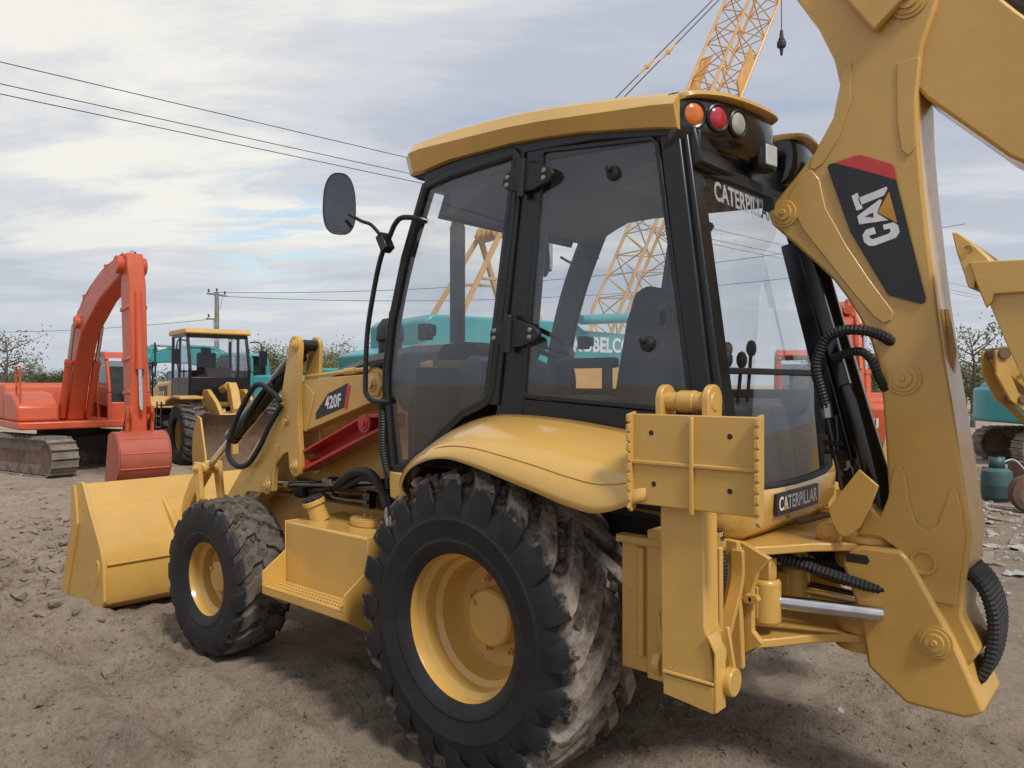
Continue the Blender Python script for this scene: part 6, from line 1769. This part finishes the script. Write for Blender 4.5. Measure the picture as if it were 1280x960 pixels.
wire((40.5, -18.9, 5.5), (62.0, -5.0, 5.2), 0.5, 0.014, 'overhead line leaving the utility pole behind the orange excavator')

# ---- trees beyond the yard
def tree(name, x, y, h, rad, leafm, seed, n=900, sparse=1.0, leaf=0.16, label='', zc=0.62, group=None):
    rn = random.Random(seed)
    z0 = float(base_height(np.array(x), np.array(y)))
    root = empty(name, (x, y, z0 - 0.05), rn.uniform(0, 6), label, 'tree', group)
    tk_ = MB().tube(smoothpath([(0, 0, 0), (rn.uniform(-.1, .1), rn.uniform(-.1, .1), h * 0.3), (rn.uniform(-.25, .25), rn.uniform(-.25, .25), h * 0.62), (rn.uniform(-.3, .3), rn.uniform(-.3, .3), h * 0.92)], 5), [0.14 * h / 6 * (1 - 0.06 * k) for k in range(16)], 8)
    tips = []
    for k in range(13):
        z = h * rn.uniform(0.25, 0.85)
        a = rn.uniform(0, 2 * PI)
        L = rad * rn.uniform(0.5, 1.0)
        p1 = Vector((L * 0.5 * math.cos(a), L * 0.5 * math.sin(a), z + L * 0.25))
        p2 = Vector((L * math.cos(a), L * math.sin(a), z + L * rn.uniform(0.3, 0.7)))
        tk_.tube([(0, 0, z), p1, p2], [0.05 * h / 6, 0.035 * h / 6, 0.014 * h / 6], 5)
        tips += [p1, p2, p1.lerp(p2, 0.5)]
        for q_ in range(2):
            p3 = p2 + Vector((rn.uniform(-1, 1), rn.uniform(-1, 1), rn.uniform(0, 1))) * rad * 0.35
            tk_.tube([p1.lerp(p2, 0.6), p3], [0.02 * h / 6, 0.007 * h / 6], 4)
            tips.append(p3)
    tk_.build('trunk', 'bark', root)
    cr_ = MB()
    for k in range(n):
        c = rn.choice(tips) + Vector((rn.gauss(0, 1), rn.gauss(0, 1), rn.gauss(0, 0.8))) * rad * 0.16 * sparse
        if c.z < h * 0.18:
            continue
        u = Vector((rn.uniform(-1, 1), rn.uniform(-1, 1), rn.uniform(-1, 1))).normalized()
        v = u.orthogonal().normalized()
        s_ = leaf * rn.uniform(0.6, 1.3)
        cr_.add([c - u * s_, c + v * s_ * 0.45, c + u * s_, c - v * s_ * 0.45], [(0, 1, 2, 3)])
    cr_.build('crown', leafm, root, smooth=False)
    return root
def tpos(px, f):
    r = (px - 640) / 958 * f
    return -2.305 + 0.6617 * f - 0.7497 * r, 3.34 - 0.7497 * f - 0.6617 * r
rt = random.Random(77)
x, y = tpos(6, 40)
tree('sparse_tree', x, y, 5.0, 1.5, 'leaf_dark', 1, 900, 1.1, 0.08, 'thin dark tree with few leaves behind the orange excavator')
x, y = tpos(1216, 33)
tree('sparse_tree', x, y, 4.6, 1.7, 'leaf', 2, 900, 1.2, 0.075, 'thin leafy tree behind the teal excavator with the white stripe')
for k in range(16):
    px = 330 + 14 * k + rt.uniform(-8, 8)
    f = rt.uniform(46, 62)
    x, y = tpos(px, f)
    tree('hedgerow_tree', x, y, rt.uniform(3.1, 4.1), rt.uniform(1.6, 2.2), ('leaf', 'leaf_dark', 'leaf')[k % 3], 100 + k, 4600, 1.2, 0.08, 'yellowing broadleaf tree in the row far behind the teal excavators', group='trees in a row beyond the yard')
for k in range(12):
    px = -20 + 20 * k + rt.uniform(-8, 8)
    f = rt.uniform(50, 66)
    x, y = tpos(px, f)
    tree('low_tree', x, y, rt.uniform(1.7, 2.3), rt.uniform(1.3, 1.8), ('leaf_red', 'leaf_dark')[k % 2], 200 + k, 4200, 1.2, 0.075, 'low dull reddish tree far behind the orange excavator', group='low trees far behind the orange excavator')
for k in range(14):
    px = 1020 + 20 * k + rt.uniform(-8, 8)
    f = rt.uniform(44, 60)
    x, y = tpos(px, f)
    tree('green_tree', x, y, rt.uniform(2.2, 3.0), rt.uniform(1.5, 2.0), ('leaf', 'leaf_dark')[k % 2], 300 + k, 4200, 1.2, 0.08, 'green tree standing far behind the gas bottle and teal excavator', group='green trees far behind the gas bottle')

# ---- clods and stones strewn over the mud
rn = np.random.default_rng(9)
def clods(name, n, cx, cy, sx, sy_, s0, s1, mat, seed):
    rg = np.random.default_rng(seed)
    x = rg.normal(cx, sx, n)
    y = rg.normal(cy, sy_, n)
    keep = ~((np.abs(x) < 0.75) & (np.abs(np.abs(y) - 0.86) < 0.3)) & ~((np.abs(x - 2.228) < 0.5) & (np.abs(np.abs(y) - 0.9) < 0.25)) & ~((x > 3.3) & (x < 4.3) & (np.abs(y) < 1.28))
    x, y = x[keep], y[keep]
    z = ground_height(x, y)
    s = s0 * (s1 / s0) ** (rg.random(len(x)) ** 2.2)
    base = np.array([(1, 0, 0), (-1, 0, 0), (0, 1, 0), (0, -1, 0), (0, 0, 1), (0, 0, -1), (.6, .6, .6), (-.6, .6, .6), (.6, -.6, .6), (-.6, -.6, .6), (.6, .6, -.6), (-.6, .6, -.6), (.6, -.6, -.6), (-.6, -.6, -.6)])
    tri = np.array([(0, 6, 10), (0, 10, 12), (0, 12, 8), (0, 8, 6), (1, 11, 7), (1, 13, 11), (1, 9, 13), (1, 7, 9), (2, 7, 11), (2, 6, 7), (2, 10, 6), (2, 11, 10), (3, 8, 12), (3, 9, 8), (3, 13, 9), (3, 12, 13), (4, 6, 8), (4, 7, 6), (4, 9, 7), (4, 8, 9), (5, 12, 10), (5, 13, 12), (5, 11, 13), (5, 10, 11)])
    m = len(x)
    an = rg.random(m) * 6.28
    V = base[None] * rg.uniform(0.65, 1.35, (m, 14, 1)) * s[:, None, None] * np.stack([rg.uniform(0.8, 1.5, m), rg.uniform(0.7, 1.1, m), rg.uniform(0.45, 0.8, m)], -1)[:, None]
    c, sn = np.cos(an)[:, None], np.sin(an)[:, None]
    V = np.stack([V[..., 0] * c - V[..., 1] * sn, V[..., 0] * sn + V[..., 1] * c, V[..., 2]], -1) + np.stack([x, y, z + s * 0.15], -1)[:, None]
    T = (tri[None] + (np.arange(m) * 14)[:, None, None]).reshape(-1, 3)
    me = bpy.data.meshes.new(name)
    me.from_pydata(V.reshape(-1, 3).tolist(), [], T.tolist())
    me.materials.append(M[mat])
    o = bpy.data.objects.new(name, me)
    col.objects.link(o)
    tag(o, kind='stuff')
    return o
clods('mud_clods', 1700, 5.7, 1.0, 1.3, 1.0, 0.012, 0.075, 'ground', 1)
clods('mud_clods', 9000, 1.6, 1.3, 1.6, 0.75, 0.003, 0.014, 'ground', 2)
clods('mud_clods', 6000, -0.4, 0.0, 0.8, 0.9, 0.003, 0.014, 'ground', 3)
clods('mud_clods', 1300, 8.5, -1.0, 3.0, 2.2, 0.012, 0.05, 'ground', 4)
clods('stones', 1500, -0.4, -8.2, 1.2, 2.6, 0.012, 0.06, 'stone', 5)
